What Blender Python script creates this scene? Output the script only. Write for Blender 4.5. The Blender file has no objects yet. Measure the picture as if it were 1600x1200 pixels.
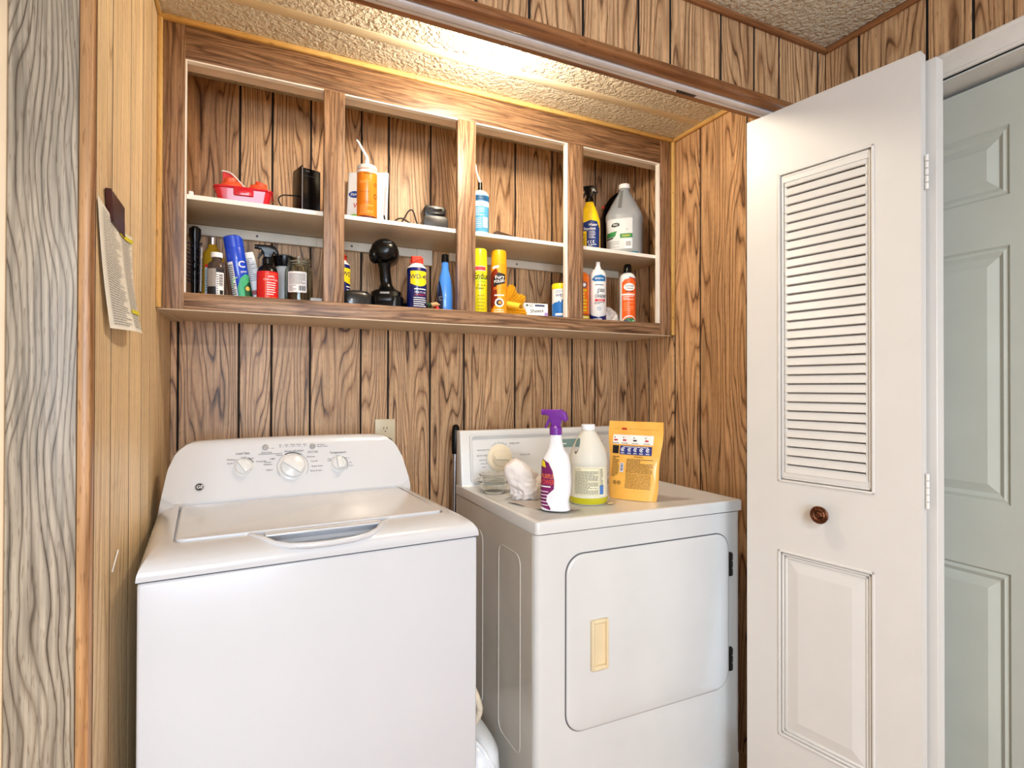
import bpy, bmesh, math, random
from mathutils import Vector, Matrix, noise
R = math.radians
rnd = random.Random(7)
sc = bpy.context.scene
COL = sc.collection

# ---------------------------------------------------------------- camera
CAM = Vector((0.2261, -1.5381, 1.2700))
def setup_camera():
    f, yaw, pt, ro = 869.8, R(25.3398), R(0.3702), R(0.1317)
    D = Vector((math.sin(yaw), math.cos(yaw), 0)); U = Vector((math.cos(yaw), -math.sin(yaw), 0)); Z = Vector((0, 0, 1))
    F = D * math.cos(pt) + Z * math.sin(pt); V = -D * math.sin(pt) + Z * math.cos(pt)
    right = U * math.cos(ro) + V * math.sin(ro); up = -U * math.sin(ro) + V * math.cos(ro)
    cd = bpy.data.cameras.new('camera'); cam = bpy.data.objects.new('camera', cd); COL.objects.link(cam)
    m = Matrix((right, up, -F)).transposed().to_4x4(); m.translation = CAM
    cam.matrix_world = m
    cd.sensor_fit = 'HORIZONTAL'; cd.sensor_width = 36; cd.lens = f / 1600 * 36; cd.clip_start = 0.02; cd.clip_end = 50
    sc.camera = cam
setup_camera()

# ---------------------------------------------------------------- light and exposure
sc.view_settings.view_transform = 'Standard'; sc.view_settings.look = 'None'
sc.view_settings.gamma = 1; sc.view_settings.use_curve_mapping = False
sc.view_settings.exposure = 1.13
BULB_STRENGTH = 160
w = bpy.data.worlds.new('world'); sc.world = w; w.use_nodes = True
w.node_tree.nodes['Background'].inputs[0].default_value = (0.75, 0.87, 1, 1)
w.node_tree.nodes['Background'].inputs[1].default_value = 0.9
def area(name, loc, rot, sx, sy, power, col):
    l = bpy.data.lights.new(name, 'AREA'); l.shape = 'RECTANGLE'; l.size = sx; l.size_y = sy; l.energy = power; l.color = col
    o = bpy.data.objects.new(name, l); o.location = loc; o.rotation_euler = rot; COL.objects.link(o); return o
# daylight through the window of the room behind the viewer, and that room's ceiling lamp
area('window_daylight', (-0.2, -4.05, 1.45), (R(90), 0, 0), 1.5, 1.25, 47, (0.68, 0.83, 1.0))
area('ceiling_lamp_light', (0.35, -2.75, 2.195), (0, 0, 0), 0.3, 0.3, 26, (1.0, 0.97, 0.92))
sc.cycles.use_denoising = True
sc.cycles.max_bounces = 10; sc.cycles.diffuse_bounces = 5; sc.cycles.transmission_bounces = 8; sc.cycles.transparent_max_bounces = 8
sc.cycles.sample_clamp_indirect = 6; sc.cycles.caustics_reflective = False; sc.cycles.caustics_refractive = False

# ---------------------------------------------------------------- materials
def srgb(r, g, b):
    return tuple(((c / 255) / 12.92 if c / 255 <= .04045 else ((c / 255 + .055) / 1.055) ** 2.4) for c in (r, g, b)) + (1,)
def nt(name):
    m = bpy.data.materials.new(name); m.use_nodes = True; t = m.node_tree; return m, t, t.nodes['Principled BSDF']
def N(t, kind, **kw):
    n = t.nodes.new(kind)
    for k, v in kw.items():
        if k.startswith('i'): n.inputs[int(k[1:])].default_value = v
        else: setattr(n, k, v)
    return n
def ramp(t, stops, interp='LINEAR'):
    r = N(t, 'ShaderNodeValToRGB'); r.color_ramp.interpolation = interp
    e = r.color_ramp.elements
    while len(e) < len(stops): e.new(0.5)
    for x, (pos, c) in zip(e, stops):
        x.position = pos; x.color = c if len(c) == 4 else (*c, 1)
    return r
MATS = {}
def mat(name, rgb, rough=.45, metal=0, trans=0, coat=0, emit=0, var=.05, scale=14, bump=0, bscale=200, alpha=1, ior=1.45, spec=.5):
    if name in MATS: return MATS[name]
    m, t, b = nt(name)
    c = srgb(*rgb)
    tc = N(t, 'ShaderNodeTexCoord'); no = N(t, 'ShaderNodeTexNoise', noise_dimensions='3D'); no.inputs['Scale'].default_value = scale; no.inputs['Detail'].default_value = 4
    t.links.new(tc.outputs['Object'], no.inputs['Vector'])
    r = ramp(t, [(.3, tuple(x * (1 - var) for x in c[:3])), (.7, tuple(min(1, x * (1 + var)) for x in c[:3]))])
    t.links.new(no.outputs['Fac'], r.inputs['Fac']); t.links.new(r.outputs['Color'], b.inputs['Base Color'])
    b.inputs['Roughness'].default_value = rough; b.inputs['Metallic'].default_value = metal; b.inputs['IOR'].default_value = ior
    b.inputs['Transmission Weight'].default_value = trans; b.inputs['Coat Weight'].default_value = coat; b.inputs['Alpha'].default_value = alpha
    b.inputs['Specular IOR Level'].default_value = spec
    if emit: b.inputs['Emission Color'].default_value = c; b.inputs['Emission Strength'].default_value = emit
    if bump:
        n2 = N(t, 'ShaderNodeTexNoise'); n2.inputs['Scale'].default_value = bscale; n2.inputs['Detail'].default_value = 3
        t.links.new(tc.outputs['Object'], n2.inputs['Vector'])
        bp = N(t, 'ShaderNodeBump'); bp.inputs['Strength'].default_value = bump; bp.inputs['Distance'].default_value = .004
        t.links.new(n2.outputs['Fac'], bp.inputs['Height']); t.links.new(bp.outputs['Normal'], b.inputs['Normal'])
    MATS[name] = m; return m
def wood(name, light, mid, dark, rings=13, A=8, B=1.3, S=10, rough=.42, line=.8, streak=.25, spec=.4, width=.13):
    """printed wood: contour lines of a stretched noise field give cathedral grain; UV is (across, along) in metres"""
    m, t, b = nt(name); lk = t.links.new
    uv = N(t, 'ShaderNodeUVMap'); sp = N(t, 'ShaderNodeSeparateXYZ'); lk(uv.outputs['UV'], sp.inputs[0])
    def mul(o, k):
        n = N(t, 'ShaderNodeMath', operation='MULTIPLY'); lk(o, n.inputs[0]); n.inputs[1].default_value = k; return n.outputs[0]
    def vec(ku, kv, off=0):
        c = N(t, 'ShaderNodeCombineXYZ'); lk(mul(sp.outputs[0], ku), c.inputs[0]); lk(mul(sp.outputs[1], kv), c.inputs[1]); c.inputs[2].default_value = off; return c.outputs[0]
    def noi(v, detail=2, rg=.5, sc_=1):
        n = N(t, 'ShaderNodeTexNoise'); n.inputs['Scale'].default_value = sc_; n.inputs['Detail'].default_value = detail; n.inputs['Roughness'].default_value = rg; lk(v, n.inputs['Vector']); return n.outputs['Fac']
    def math2(op, a, b_):
        n = N(t, 'ShaderNodeMath', operation=op)
        for i, x in enumerate((a, b_)):
            if isinstance(x, (int, float)): n.inputs[i].default_value = x
            else: lk(x, n.inputs[i])
        return n.outputs[0]
    h = math2('ADD', mul(noi(vec(A, B), 2.2, .45), rings), mul(sp.outputs[0], S))
    h = math2('ADD', h, mul(noi(vec(60, 14, 3), 2), .22))
    fr = N(t, 'ShaderNodeMath', operation='FRACT'); lk(h, fr.inputs[0])
    base = ramp(t, [(0, mid), (.35, light), (.7, light), (1, mid)]); lk(fr.outputs[0], base.inputs['Fac'])
    ln = ramp(t, [(0, (1, 1, 1)), (width * .45, (.75, .75, .75)), (width, (0, 0, 0)), (.93, (0, 0, 0)), (1, (.9, .9, .9))]); lk(fr.outputs[0], ln.inputs['Fac'])
    brk = ramp(t, [(.38, (.12, .12, .12)), (.6, (1, 1, 1))]); lk(noi(vec(22, 3.2, 7), 3, .6), brk.inputs['Fac'])
    lf = mul(math2('MULTIPLY', ln.outputs['Color'], brk.outputs['Color']), line)
    mx = N(t, 'ShaderNodeMix', data_type='RGBA'); lk(lf, mx.inputs['Factor']); lk(base.outputs['Color'], mx.inputs['A']); mx.inputs['B'].default_value = dark
    # streaks, pores and a slow tone drift
    st = ramp(t, [(.35, (1 - streak,) * 3), (.65, (1 + streak * .35,) * 3)]); lk(noi(vec(150, 4, 1), 3, .6), st.inputs['Fac'])
    m2 = N(t, 'ShaderNodeMix', data_type='RGBA', blend_type='MULTIPLY'); m2.inputs['Factor'].default_value = 1; lk(mx.outputs['Result'], m2.inputs['A']); lk(st.outputs['Color'], m2.inputs['B'])
    po = ramp(t, [(.62, (1, 1, 1)), (.7, (.55, .48, .42))]); lk(noi(vec(420, 30, 5), 1), po.inputs['Fac'])
    m3 = N(t, 'ShaderNodeMix', data_type='RGBA', blend_type='MULTIPLY'); m3.inputs['Factor'].default_value = .8; lk(m2.outputs['Result'], m3.inputs['A']); lk(po.outputs['Color'], m3.inputs['B'])
    td = ramp(t, [(.3, (.8, .78, .76)), (.7, (1.12, 1.12, 1.12))]); lk(noi(vec(5, .8, 11), 2), td.inputs['Fac'])
    m4 = N(t, 'ShaderNodeMix', data_type='RGBA', blend_type='MULTIPLY'); m4.inputs['Factor'].default_value = 1; lk(m3.outputs['Result'], m4.inputs['A']); lk(td.outputs['Color'], m4.inputs['B'])
    lk(m4.outputs['Result'], b.inputs['Base Color']); b.inputs['Roughness'].default_value = rough; b.inputs['Specular IOR Level'].default_value = spec
    bp = N(t, 'ShaderNodeBump'); bp.inputs['Strength'].default_value = .25; bp.inputs['Distance'].default_value = .001
    inv = math2('SUBTRACT', 1.0, lf); lk(inv, bp.inputs['Height']); lk(bp.outputs['Normal'], b.inputs['Normal'])
    MATS[name] = m; return m
PANEL = wood('oak_print_panel', srgb(212, 172, 130), srgb(172, 128, 90), srgb(58, 34, 19), rings=20, A=7.5, B=.8, S=46, line=.97, width=.14, streak=.36)
PANEL_LIT = wood('bulb_lit_oak_panel', srgb(246, 222, 182), srgb(228, 198, 150), srgb(126, 86, 50), rings=12, A=8, B=.7, S=60, line=.6, width=.12, streak=.2)  # lighter copy of the panelling, with the bulb's glow put into its colour
GREYOAK = wood('grey_oak_casing', srgb(170, 158, 140), srgb(138, 124, 106), srgb(52, 40, 30), rings=17, A=7, B=1.7, S=110, line=.95, streak=.42, width=.13)
VINYL = wood('walnut_vinyl', srgb(162, 128, 98), srgb(124, 90, 66), srgb(78, 52, 38), rings=7, A=26, B=2.2, S=60, line=.42, streak=.5, width=.3)
PINE = wood('yellow_pine', srgb(222, 186, 118), srgb(205, 160, 92), srgb(150, 100, 48), rings=3, A=10, B=1, S=30, line=.3, streak=.12)
REDWOOD = wood('stained_moulding', srgb(168, 116, 74), srgb(138, 88, 52), srgb(66, 34, 16), rings=3, A=14, B=1.5, S=20, line=.4, streak=.25, rough=.35)
AMBER = wood('amber_moulding', srgb(196, 150, 104), srgb(160, 114, 72), srgb(92, 56, 30), rings=3, A=14, B=1.5, S=20, line=.4, streak=.25, rough=.35)
FLOORW = wood('floor_board', srgb(176, 140, 98), srgb(150, 112, 74), srgb(90, 60, 36), rings=6, A=8, B=1, S=10, line=.4)
GROOVE = mat('groove_black', (18, 14, 12), .8)
WHITE = mat('white_enamel', (205, 207, 212), .22, coat=.3, var=.012, scale=5)
WHITED = mat('aged_white_enamel', (213, 214, 214), .27, coat=.2, var=.03, scale=6)
DOORW = mat('white_door_paint', (214, 212, 209), .38, var=.02, scale=7, bump=.04, bscale=60)
DOORG = mat('grey_door_paint', (190, 194, 186), .42, var=.03, scale=8, bump=.05, bscale=120)
TRIMW = mat('white_trim_paint', (226, 224, 220), .4, var=.03, scale=20)
CREAM = mat('cream_plastic', (226, 208, 172), .4)
BLACK = mat('black_plastic', (6, 6, 8), .24, var=.2, spec=.35)
BLACKM = mat('matte_black', (10, 10, 11), .6, var=.2)
STEEL = mat('brushed_steel', (200, 200, 205), .3, metal=1)
GREYP = mat('grey_plastic', (150, 150, 152), .35)
SHELFM = mat('cream_shelf_board', (214, 198, 170), .5, var=.05, scale=9)
EDGEW = mat('white_edge_banding', (238, 234, 226), .4)
INK = mat('black_ink', (24, 24, 28), .5)
INKG = mat('grey_ink', (92, 92, 98), .5)
INKW = mat('white_ink', (244, 244, 244), .5)

def stipple(name, rgb):
    m, t, b = nt(name); lk = t.links.new
    tc = N(t, 'ShaderNodeTexCoord')
    n1 = N(t, 'ShaderNodeTexNoise'); n1.inputs['Scale'].default_value = 75; n1.inputs['Detail'].default_value = 2.5; n1.inputs['Distortion'].default_value = .6
    v1 = N(t, 'ShaderNodeTexVoronoi', feature='SMOOTH_F1'); v1.inputs['Scale'].default_value = 85
    lk(tc.outputs['Object'], n1.inputs['Vector']); lk(tc.outputs['Object'], v1.inputs['Vector'])
    rp = ramp(t, [(.38, (0, 0, 0)), (.62, (1, 1, 1))]); lk(n1.outputs['Fac'], rp.inputs['Fac'])
    ad = N(t, 'ShaderNodeMath', operation='ADD'); lk(rp.outputs['Color'], ad.inputs[0]); lk(v1.outputs['Distance'], ad.inputs[1])
    bp = N(t, 'ShaderNodeBump'); bp.inputs['Strength'].default_value = .9; bp.inputs['Distance'].default_value = .0045
    lk(ad.outputs[0], bp.inputs['Height']); lk(bp.outputs['Normal'], b.inputs['Normal'])
    c = srgb(*rgb); big = N(t, 'ShaderNodeTexNoise'); big.inputs['Scale'].default_value = 5; lk(tc.outputs['Object'], big.inputs['Vector'])
    r = ramp(t, [(.35, tuple(x * .93 for x in c[:3])), (.65, c[:3])]); lk(big.outputs['Fac'], r.inputs['Fac']); lk(r.outputs['Color'], b.inputs['Base Color'])
    b.inputs['Roughness'].default_value = .75
    MATS[name] = m; return m
CEIL = stipple('stippled_ceiling', (212, 202, 182))

# ---------------------------------------------------------------- mesh helpers
def finish(name, bm, m, parent=None, smooth=38, loc=None):
    bmesh.ops.remove_doubles(bm, verts=bm.verts, dist=1e-6)
    bm.normal_update()
    ca = R(smooth)
    for f in bm.faces: f.smooth = smooth > 0
    for e in bm.edges:
        e.smooth = len(e.link_faces) == 2 and e.calc_face_angle(0) < ca
    me = bpy.data.meshes.new(name); bm.to_mesh(me); bm.free()
    for x in (m if isinstance(m, (list, tuple)) else [m]): me.materials.append(x)
    o = bpy.data.objects.new(name, me); COL.objects.link(o)
    if parent: o.parent = parent
    if loc: o.location = loc
    return o
def tag(o, label=None, cat=None, group=None, kind=None):
    if label: o['label'] = label
    if cat: o['category'] = cat
    if group: o['group'] = group
    if kind: o['kind'] = kind
    return o
def thing(name, label, cat, loc=(0, 0, 0), rz=0, group=None, tilt=None):
    o = bpy.data.objects.new(name, None); o.empty_display_size = .05; COL.objects.link(o)
    o.location = loc; o.rotation_euler = (tilt[0], tilt[1], rz) if tilt else (0, 0, rz)
    return tag(o, label, cat, group)
def face_cam(x, y, extra=0):
    return math.atan2(CAM.x - x, -(CAM.y - y)) + extra
def bx(bm, x0, x1, y0, y1, z0, z1, bev=0, seg=2, mi=0, grain=None):
    if grain is not None and not bm.loops.layers.uv: bm.loops.layers.uv.new('UVMap')
    pre = set(bm.faces) if bev else None
    vs = [bm.verts.new((x, y, z)) for z in (z0, z1) for y in (y0, y1) for x in (x0, x1)]
    idx = [(0, 2, 3, 1), (4, 5, 7, 6), (0, 1, 5, 4), (2, 6, 7, 3), (0, 4, 6, 2), (1, 3, 7, 5)]
    fs = []
    for q in idx:
        f = bm.faces.new([vs[i] for i in q]); f.material_index = mi; fs.append(f)
    if bev:
        es = {e for f in fs for e in f.edges}
        r = bmesh.ops.bevel(bm, geom=list(es), offset=bev, segments=seg, affect='EDGES', profile=.5)
        fs = [f for f in bm.faces if f not in pre]
        for f in fs: f.material_index = mi
    if grain is not None:
        uvl = bm.loops.layers.uv.get('UVMap') or bm.loops.layers.uv.new('UVMap')
        ax = 'xyz'.index(grain); ou, ov = rnd.uniform(0, 40), rnd.uniform(0, 40)
        o2 = [i for i in range(3) if i != ax]
        for f in fs:
            for l in f.loops:
                c = l.vert.co; l[uvl].uv = (c[o2[0]] + c[o2[1]] + ou, c[ax] + ov)
    return fs
def box(name, m, x0, x1, y0, y1, z0, z1, bev=0, parent=None, grain=None, seg=2, smooth=38):
    bm = bmesh.new(); bx(bm, x0, x1, y0, y1, z0, z1, bev, seg, 0, grain); return finish(name, bm, m, parent, smooth)
def prism(bm, poly, a0, a1, axis='y', bev=0, seg=2, mi=0, grain=None):
    """polygon in the plane perpendicular to axis, extruded from a0 to a1. order: y:(x,z) x:(y,z) z:(x,y)"""
    def P(u, v, a): return {'y': (u, a, v), 'x': (a, u, v), 'z': (u, v, a)}[axis]
    if grain is not None and not bm.loops.layers.uv: bm.loops.layers.uv.new('UVMap')
    pre = set(bm.faces) if bev else None
    A = [bm.verts.new(P(u, v, a0)) for u, v in poly]; B = [bm.verts.new(P(u, v, a1)) for u, v in poly]
    fs = [bm.faces.new(A), bm.faces.new(B[::-1])]
    n = len(poly)
    for i in range(n): fs.append(bm.faces.new((A[i], B[i], B[(i + 1) % n], A[(i + 1) % n])))
    bmesh.ops.recalc_face_normals(bm, faces=fs)
    if bev:
        es = set(fs[0].edges) | set(fs[1].edges)
        r = bmesh.ops.bevel(bm, geom=list(es), offset=bev, segments=seg, affect='EDGES', profile=.5)
        fs = [f for f in bm.faces if f not in pre]
    if grain is not None:
        uvl = bm.loops.layers.uv.get('UVMap') or bm.loops.layers.uv.new('UVMap')
        ax = 'xyz'.index(grain); o2 = [i for i in range(3) if i != ax]; ou = rnd.uniform(0, 40)
        for f in fs:
            for l in f.loops:
                c = l.vert.co; l[uvl].uv = (c[o2[0]] + c[o2[1]] + ou, c[ax])
    for f in fs: f.material_index = mi
    return fs
def lathe(bm, prof, seg=32, c=(0, 0), mi=0, sx=1, sy=1):
    rings = []
    for r, z in prof:
        if r < 1e-6: rings.append([bm.verts.new((c[0], c[1], z))])
        else: rings.append([bm.verts.new((c[0] + r * sx * math.cos(2 * math.pi * i / seg), c[1] + r * sy * math.sin(2 * math.pi * i / seg), z)) for i in range(seg)])
    return skin(bm, rings, mi)
def skin(bm, rings, mi=0, cap=True):
    fs = []
    for a, b in zip(rings, rings[1:]):
        n = max(len(a), len(b))
        for i in range(n):
            j = (i + 1) % n
            if len(a) == 1: fs.append(bm.faces.new((a[0], b[j], b[i])))
            elif len(b) == 1: fs.append(bm.faces.new((a[i], a[j], b[0])))
            else: fs.append(bm.faces.new((a[i], a[j], b[j], b[i])))
    if cap:
        if len(rings[0]) > 2: fs.append(bm.faces.new(rings[0][::-1]))
        if len(rings[-1]) > 2: fs.append(bm.faces.new(rings[-1]))
    for f in fs: f.material_index = mi
    bmesh.ops.recalc_face_normals(bm, faces=fs)
    return fs
def loft(bm, secs, mi=0, cap=True):
    return skin(bm, [[bm.verts.new(p) for p in s] for s in secs], mi, cap)
def sring(z, rx, ry, cx=0, cy=0, p=2.0, n=32):
    o = []
    for i in range(n):
        a = 2 * math.pi * i / n; c, s = math.cos(a), math.sin(a)
        o.append((cx + rx * math.copysign(abs(c) ** (2 / p), c), cy + ry * math.copysign(abs(s) ** (2 / p), s), z))
    return o
def tube(bm, pts, r, seg=10, mi=0, smooth_pts=0):
    P = [Vector(p) for p in pts]
    if smooth_pts:
        Q = []
        for i in range(len(P) - 1):
            p0, p1, p2, p3 = P[max(i - 1, 0)], P[i], P[i + 1], P[min(i + 2, len(P) - 1)]
            for k in range(smooth_pts):
                u = k / smooth_pts
                Q.append(.5 * ((2 * p1) + (p2 - p0) * u + (2 * p0 - 5 * p1 + 4 * p2 - p3) * u * u + (3 * p1 - p0 - 3 * p2 + p3) * u ** 3))
        P = Q + [P[-1]]
    secs = []; up = Vector((.13, .27, .95)).normalized()
    for i, p in enumerate(P):
        d = (P[min(i + 1, len(P) - 1)] - P[max(i - 1, 0)]).normalized()
        a = d.cross(up)
        if a.length < .05: a = d.cross(Vector((1, 0, 0)))
        a.normalize(); b = d.cross(a).normalized(); up = -b if b.dot(up) < 0 else b
        rr = r[min(i, len(r) - 1)] if isinstance(r, (list, tuple)) else r
        secs.append([p + (a * math.cos(2 * math.pi * k / seg) + b * math.sin(2 * math.pi * k / seg)) * rr for k in range(seg)])
    return loft(bm, secs, mi)
def ellip(bm, c, r, su=20, sv=12, mi=0):
    prof = []
    rings = []
    for i in range(sv + 1):
        a = -math.pi / 2 + math.pi * i / sv
        if i in (0, sv): rings.append([bm.verts.new((c[0], c[1], c[2] + r[2] * math.sin(a)))])
        else: rings.append([bm.verts.new((c[0] + r[0] * math.cos(a) * math.cos(2 * math.pi * k / su), c[1] + r[1] * math.cos(a) * math.sin(2 * math.pi * k / su), c[2] + r[2] * math.sin(a))) for k in range(su)])
    return skin(bm, rings, mi)
def rrect(x0, x1, z0, z1, r, n=6):
    P = []
    for cx, cz, a0 in ((x1 - r, z0 + r, -90), (x1 - r, z1 - r, 0), (x0 + r, z1 - r, 90), (x0 + r, z0 + r, 180)):
        for k in range(n + 1):
            a = R(a0 + 90 * k / n); P.append((cx + r * math.cos(a), cz + r * math.sin(a)))
    return P
def text_mesh(s, size, bold=0, shear=0, align='CENTER'):
    cu = bpy.data.curves.new('lettering', 'FONT'); cu.body = s; cu.size = size; cu.offset = bold * size; cu.shear = shear
    cu.align_x = align; cu.align_y = 'CENTER'; cu.resolution_u = 3
    o = bpy.data.objects.new('lettering', cu); COL.objects.link(o)
    dg = bpy.context.evaluated_depsgraph_get(); dg.update()
    me = bpy.data.meshes.new_from_object(o.evaluated_get(dg))
    bpy.data.objects.remove(o); bpy.data.curves.remove(cu); return me
class Art:
    """flat artwork in (u, v) metres, laid on a plane or wrapped on a round surface"""
    def __init__(s): s.bm = bmesh.new()
    def poly(s, pts, mi=0, lift=0):
        f = s.bm.faces.new([s.bm.verts.new((u, v, lift)) for u, v in pts]); f.material_index = mi; return s
    def rect(s, u0, u1, v0, v1, mi=0, lift=0): return s.poly([(u0, v0), (u1, v0), (u1, v1), (u0, v1)], mi, lift)
    def disk(s, u, v, r, mi=0, lift=0, ry=None, n=28): return s.poly([(u + r * math.cos(2 * math.pi * k / n), v + (ry or r) * math.sin(2 * math.pi * k / n)) for k in range(n)], mi, lift)
    def ring(s, u, v, r0, r1, mi=0, lift=0, a0=0, a1=360, n=32):
        for k in range(n):
            a, b = R(a0 + (a1 - a0) * k / n), R(a0 + (a1 - a0) * (k + 1) / n)
            s.poly([(u + r0 * math.cos(a), v + r0 * math.sin(a)), (u + r1 * math.cos(a), v + r1 * math.sin(a)), (u + r1 * math.cos(b), v + r1 * math.sin(b)), (u + r0 * math.cos(b), v + r0 * math.sin(b))], mi, lift)
        return s
    def text(s, t, u, v, size, mi=0, lift=0.0003, bold=0, rot=0, wx=1, shear=0):
        me = text_mesh(t, size, 0 if 'M' in t or size < .007 else bold * .35, shear)
        M = Matrix.Translation((u, v, lift)) @ Matrix.Rotation(R(rot), 4, 'Z') @ Matrix.Diagonal((wx, 1, 1, 1))
        n0 = len(s.bm.faces); me.transform(M); s.bm.from_mesh(me); s.bm.faces.ensure_lookup_table()
        for f in s.bm.faces[n0:]: f.material_index = mi
        bpy.data.meshes.remove(me); return s
    def lines(s, u0, u1, v0, v1, n, mi=0, lift=0.0003, fill=.45, seed=1):
        q = random.Random(seed); h = (v1 - v0) / n
        for k in range(n):
            v = v1 - (k + .5) * h; u = u0; end = u0 + (u1 - u0) * (1 if q.random() < .7 else q.uniform(.5, .95))
            while u < end - .0005:
                w_ = min(q.uniform(.04, .14) * (u1 - u0), end - u); s.rect(u, u + w_ * .85, v - h * fill / 2, v + h * fill / 2, mi, lift); u += w_
        return s
    def build(s, name, mats, parent, cyl=None, fn=None, off=.0006, label=None, vcut=0):
        bm = s.bm
        if cyl or fn:
            us = [v.co.x for v in bm.verts]
            if us:
                u = math.floor(min(us) / .004) * .004
                while u < max(us):
                    bmesh.ops.bisect_plane(bm, geom=bm.verts[:] + bm.edges[:] + bm.faces[:], plane_co=(u, 0, 0), plane_no=(1, 0, 0)); u += .004
            if vcut:
                v_ = math.floor(min(v.co.y for v in bm.verts) / vcut) * vcut; top = max(v.co.y for v in bm.verts)
                while v_ < top:
                    bmesh.ops.bisect_plane(bm, geom=bm.verts[:] + bm.edges[:] + bm.faces[:], plane_co=(0, v_, 0), plane_no=(0, 1, 0)); v_ += vcut
        for v in bm.verts:
            u, w_, l = v.co.x, v.co.y, v.co.z
            if cyl: a = u / cyl; v.co = ((cyl + off + l) * math.sin(a), -(cyl + off + l) * math.cos(a), w_)
            elif fn: v.co = fn(u, w_, l + off)
            else: v.co = (u, -off - l, w_)
        bmesh.ops.recalc_face_normals(bm, faces=bm.faces)
        o = finish(name, bm, mats, parent, 0)
        if label: o['label'] = label
        return o
#PART2
# ---------------------------------------------------------------- the room
W, YB, YI, YH, ZC, ZH = 1.791, 0.537, -0.343, -0.438, 2.283, 2.080
YC, XO = 0.229, 1.782
def struct(o, label=None, cat=None): return tag(o, label, cat, kind='structure')
DY1G = None
def panelling(name, label, plane, facing, a0, a1, z0, z1, grooves, gap=.0065, parent=None, m=None, depth=.0016):
    """boards between dark V grooves. plane 'y': wall at y, boards across x. plane 'x': wall at x, boards across y"""
    ax, pos = plane
    bm = bmesh.new(); cuts = [a0 - gap] + [g for g in sorted(grooves) if a0 < g < a1] + [a1 + gap]
    back = pos - facing * .016
    lo, hi = min(pos, back), max(pos, back)
    deep = pos - facing * depth
    for g0, g1 in zip(cuts, cuts[1:]):
        u0, u1 = max(a0, g0 + gap / 2), min(a1, g1 - gap / 2)
        if ax == 'y': bx(bm, u0, u1, lo, hi, z0, z1, .0012, 1, 0, 'z')
        else: bx(bm, lo, hi, u0, u1, z0, z1, .0012, 1, 0, 'z')
    l2, h2 = min(deep, back - facing * .02), max(deep, back - facing * .02)
    if ax == 'y': bx(bm, a0 - .03, a1 + .03, l2, h2, z0, z1, 0, 2, 1)
    else: bx(bm, l2, h2, a0 - (0 if a0 < -1 or a0 == DY1G else .0), a1 + (.03 if a1 > .5 else 0), z0, z1, 0, 2, 1)
    o = finish(name, bm, [m or PANEL, GROOVE], parent, 30)
    return o if parent else struct(o, label, 'wall')
panelling('wall_back', 'brown oak-print panelled back wall behind the washer and dryer', ('y', YB), -1, 0, W, 0, ZC,
          [.021, .197, .297, .422, .597, .697, .859, .998, 1.222, 1.396, 1.497, 1.617])
panelling('wall_left', 'panelled left side wall of the laundry closet with a paper hanging on it', ('x', 0), 1, YH + .012, YB, 0, ZC, [-.31, -.138, .007, .13, .30, .41], m=PANEL_LIT, depth=.0003, gap=.005)
panelling('wall_closet_right', 'panelled right side wall of the laundry closet beside the dryer', ('x', W), -1, YI, YB, 0, ZC, [.481, .384, .222, .082, -.14, -.25])
panelling('wall_header', 'narrow panelled wall strip above the closet opening', ('y', YH), -1, 0, XO, ZH, ZC,
          [.10, .25, .36, .53, .66, .788, .929, 1.09, 1.19, 1.363, 1.486, 1.585, 1.75])
struct(box('wall_header_inner', PANEL, 0, W, YH + .03, YI, ZH, ZC, 0, None, 'z'), 'closet side of the wall strip above the opening', 'wall')
struct(box('wall_front', PANEL, -1.5, -.107, YH, YH + .1, 0, ZC, 0, None, 'z'), 'panelled wall left of the closet opening', 'wall')
# right wall of the room with a door opening y -1.27 .. -.52
DY0, DY1, DZ = -1.27, -.515, 2.033
rw = panelling('wall_right', 'dark panelled wall above and beside the grey door', ('x', XO), -1, -4.0, YH - .001, 2.034, ZC, [-.539, -.714, -.814, -.95, -1.1, -1.24, -1.4, -1.6])
panelling('wall_right_panel', None, ('x', XO), -1, -4.0, DY0 - .0, 0, 2.034, [-1.4, -1.55, -1.8, -2.1, -2.4, -2.8, -3.3], parent=rw)
panelling('wall_right_panel', None, ('x', XO), -1, DY1, YH - .001, 0, 2.034, [], parent=rw)
struct(box('wall_left_room', mat('cream_wall_paint', (214, 206, 192), .6), -1.56, -1.5, -4.0, YH, 0, ZC), 'cream wall of the room behind the viewer', 'wall')
bm = bmesh.new()
for a in ((-1.5, -1.0, 0, ZC), (.6, XO, 0, ZC), (-1.0, .6, 0, .8), (-1.0, .6, 2.1, ZC)): bx(bm, a[0], a[1], -4.06, -4.0, a[2], a[3])
struct(finish('wall_rear', bm, MATS['cream_wall_paint']), 'cream wall with a window behind the viewer', 'wall')
bm = bmesh.new()
for a in ((-1.0, -.95, .8, 2.1), (.55, .6, .8, 2.1), (-.95, .55, .8, .85), (-.95, .55, 2.05, 2.1), (-.95, .55, 1.43, 1.47)): bx(bm, a[0], a[1], -4.04, -3.99, a[2], a[3])
struct(finish('window_1', bm, TRIMW), 'white framed window behind the viewer', 'window')
struct(box('floor', FLOORW, -1.56, W + .1, -4.06, YB + .04, -.03, 0, 0, None, 'y'), 'tan board floor', 'floor')
bm = bmesh.new(); bx(bm, -1.56, W + .1, -4.06, YB + .04, ZC, ZC + .03)
ce = struct(finish('ceiling', bm, CEIL), 'cream stippled ceiling running from the room into the closet', 'ceiling')
strip = mat('smooth_ceiling_batten', (228, 216, 186), .6)
box('batten', strip, 0, W, .058, .094, ZC - .0022, ZC, .0006, ce)
box('batten', strip, -1.5, XO, -1.0, -.965, ZC - .0022, ZC, .0006, ce)
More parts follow.
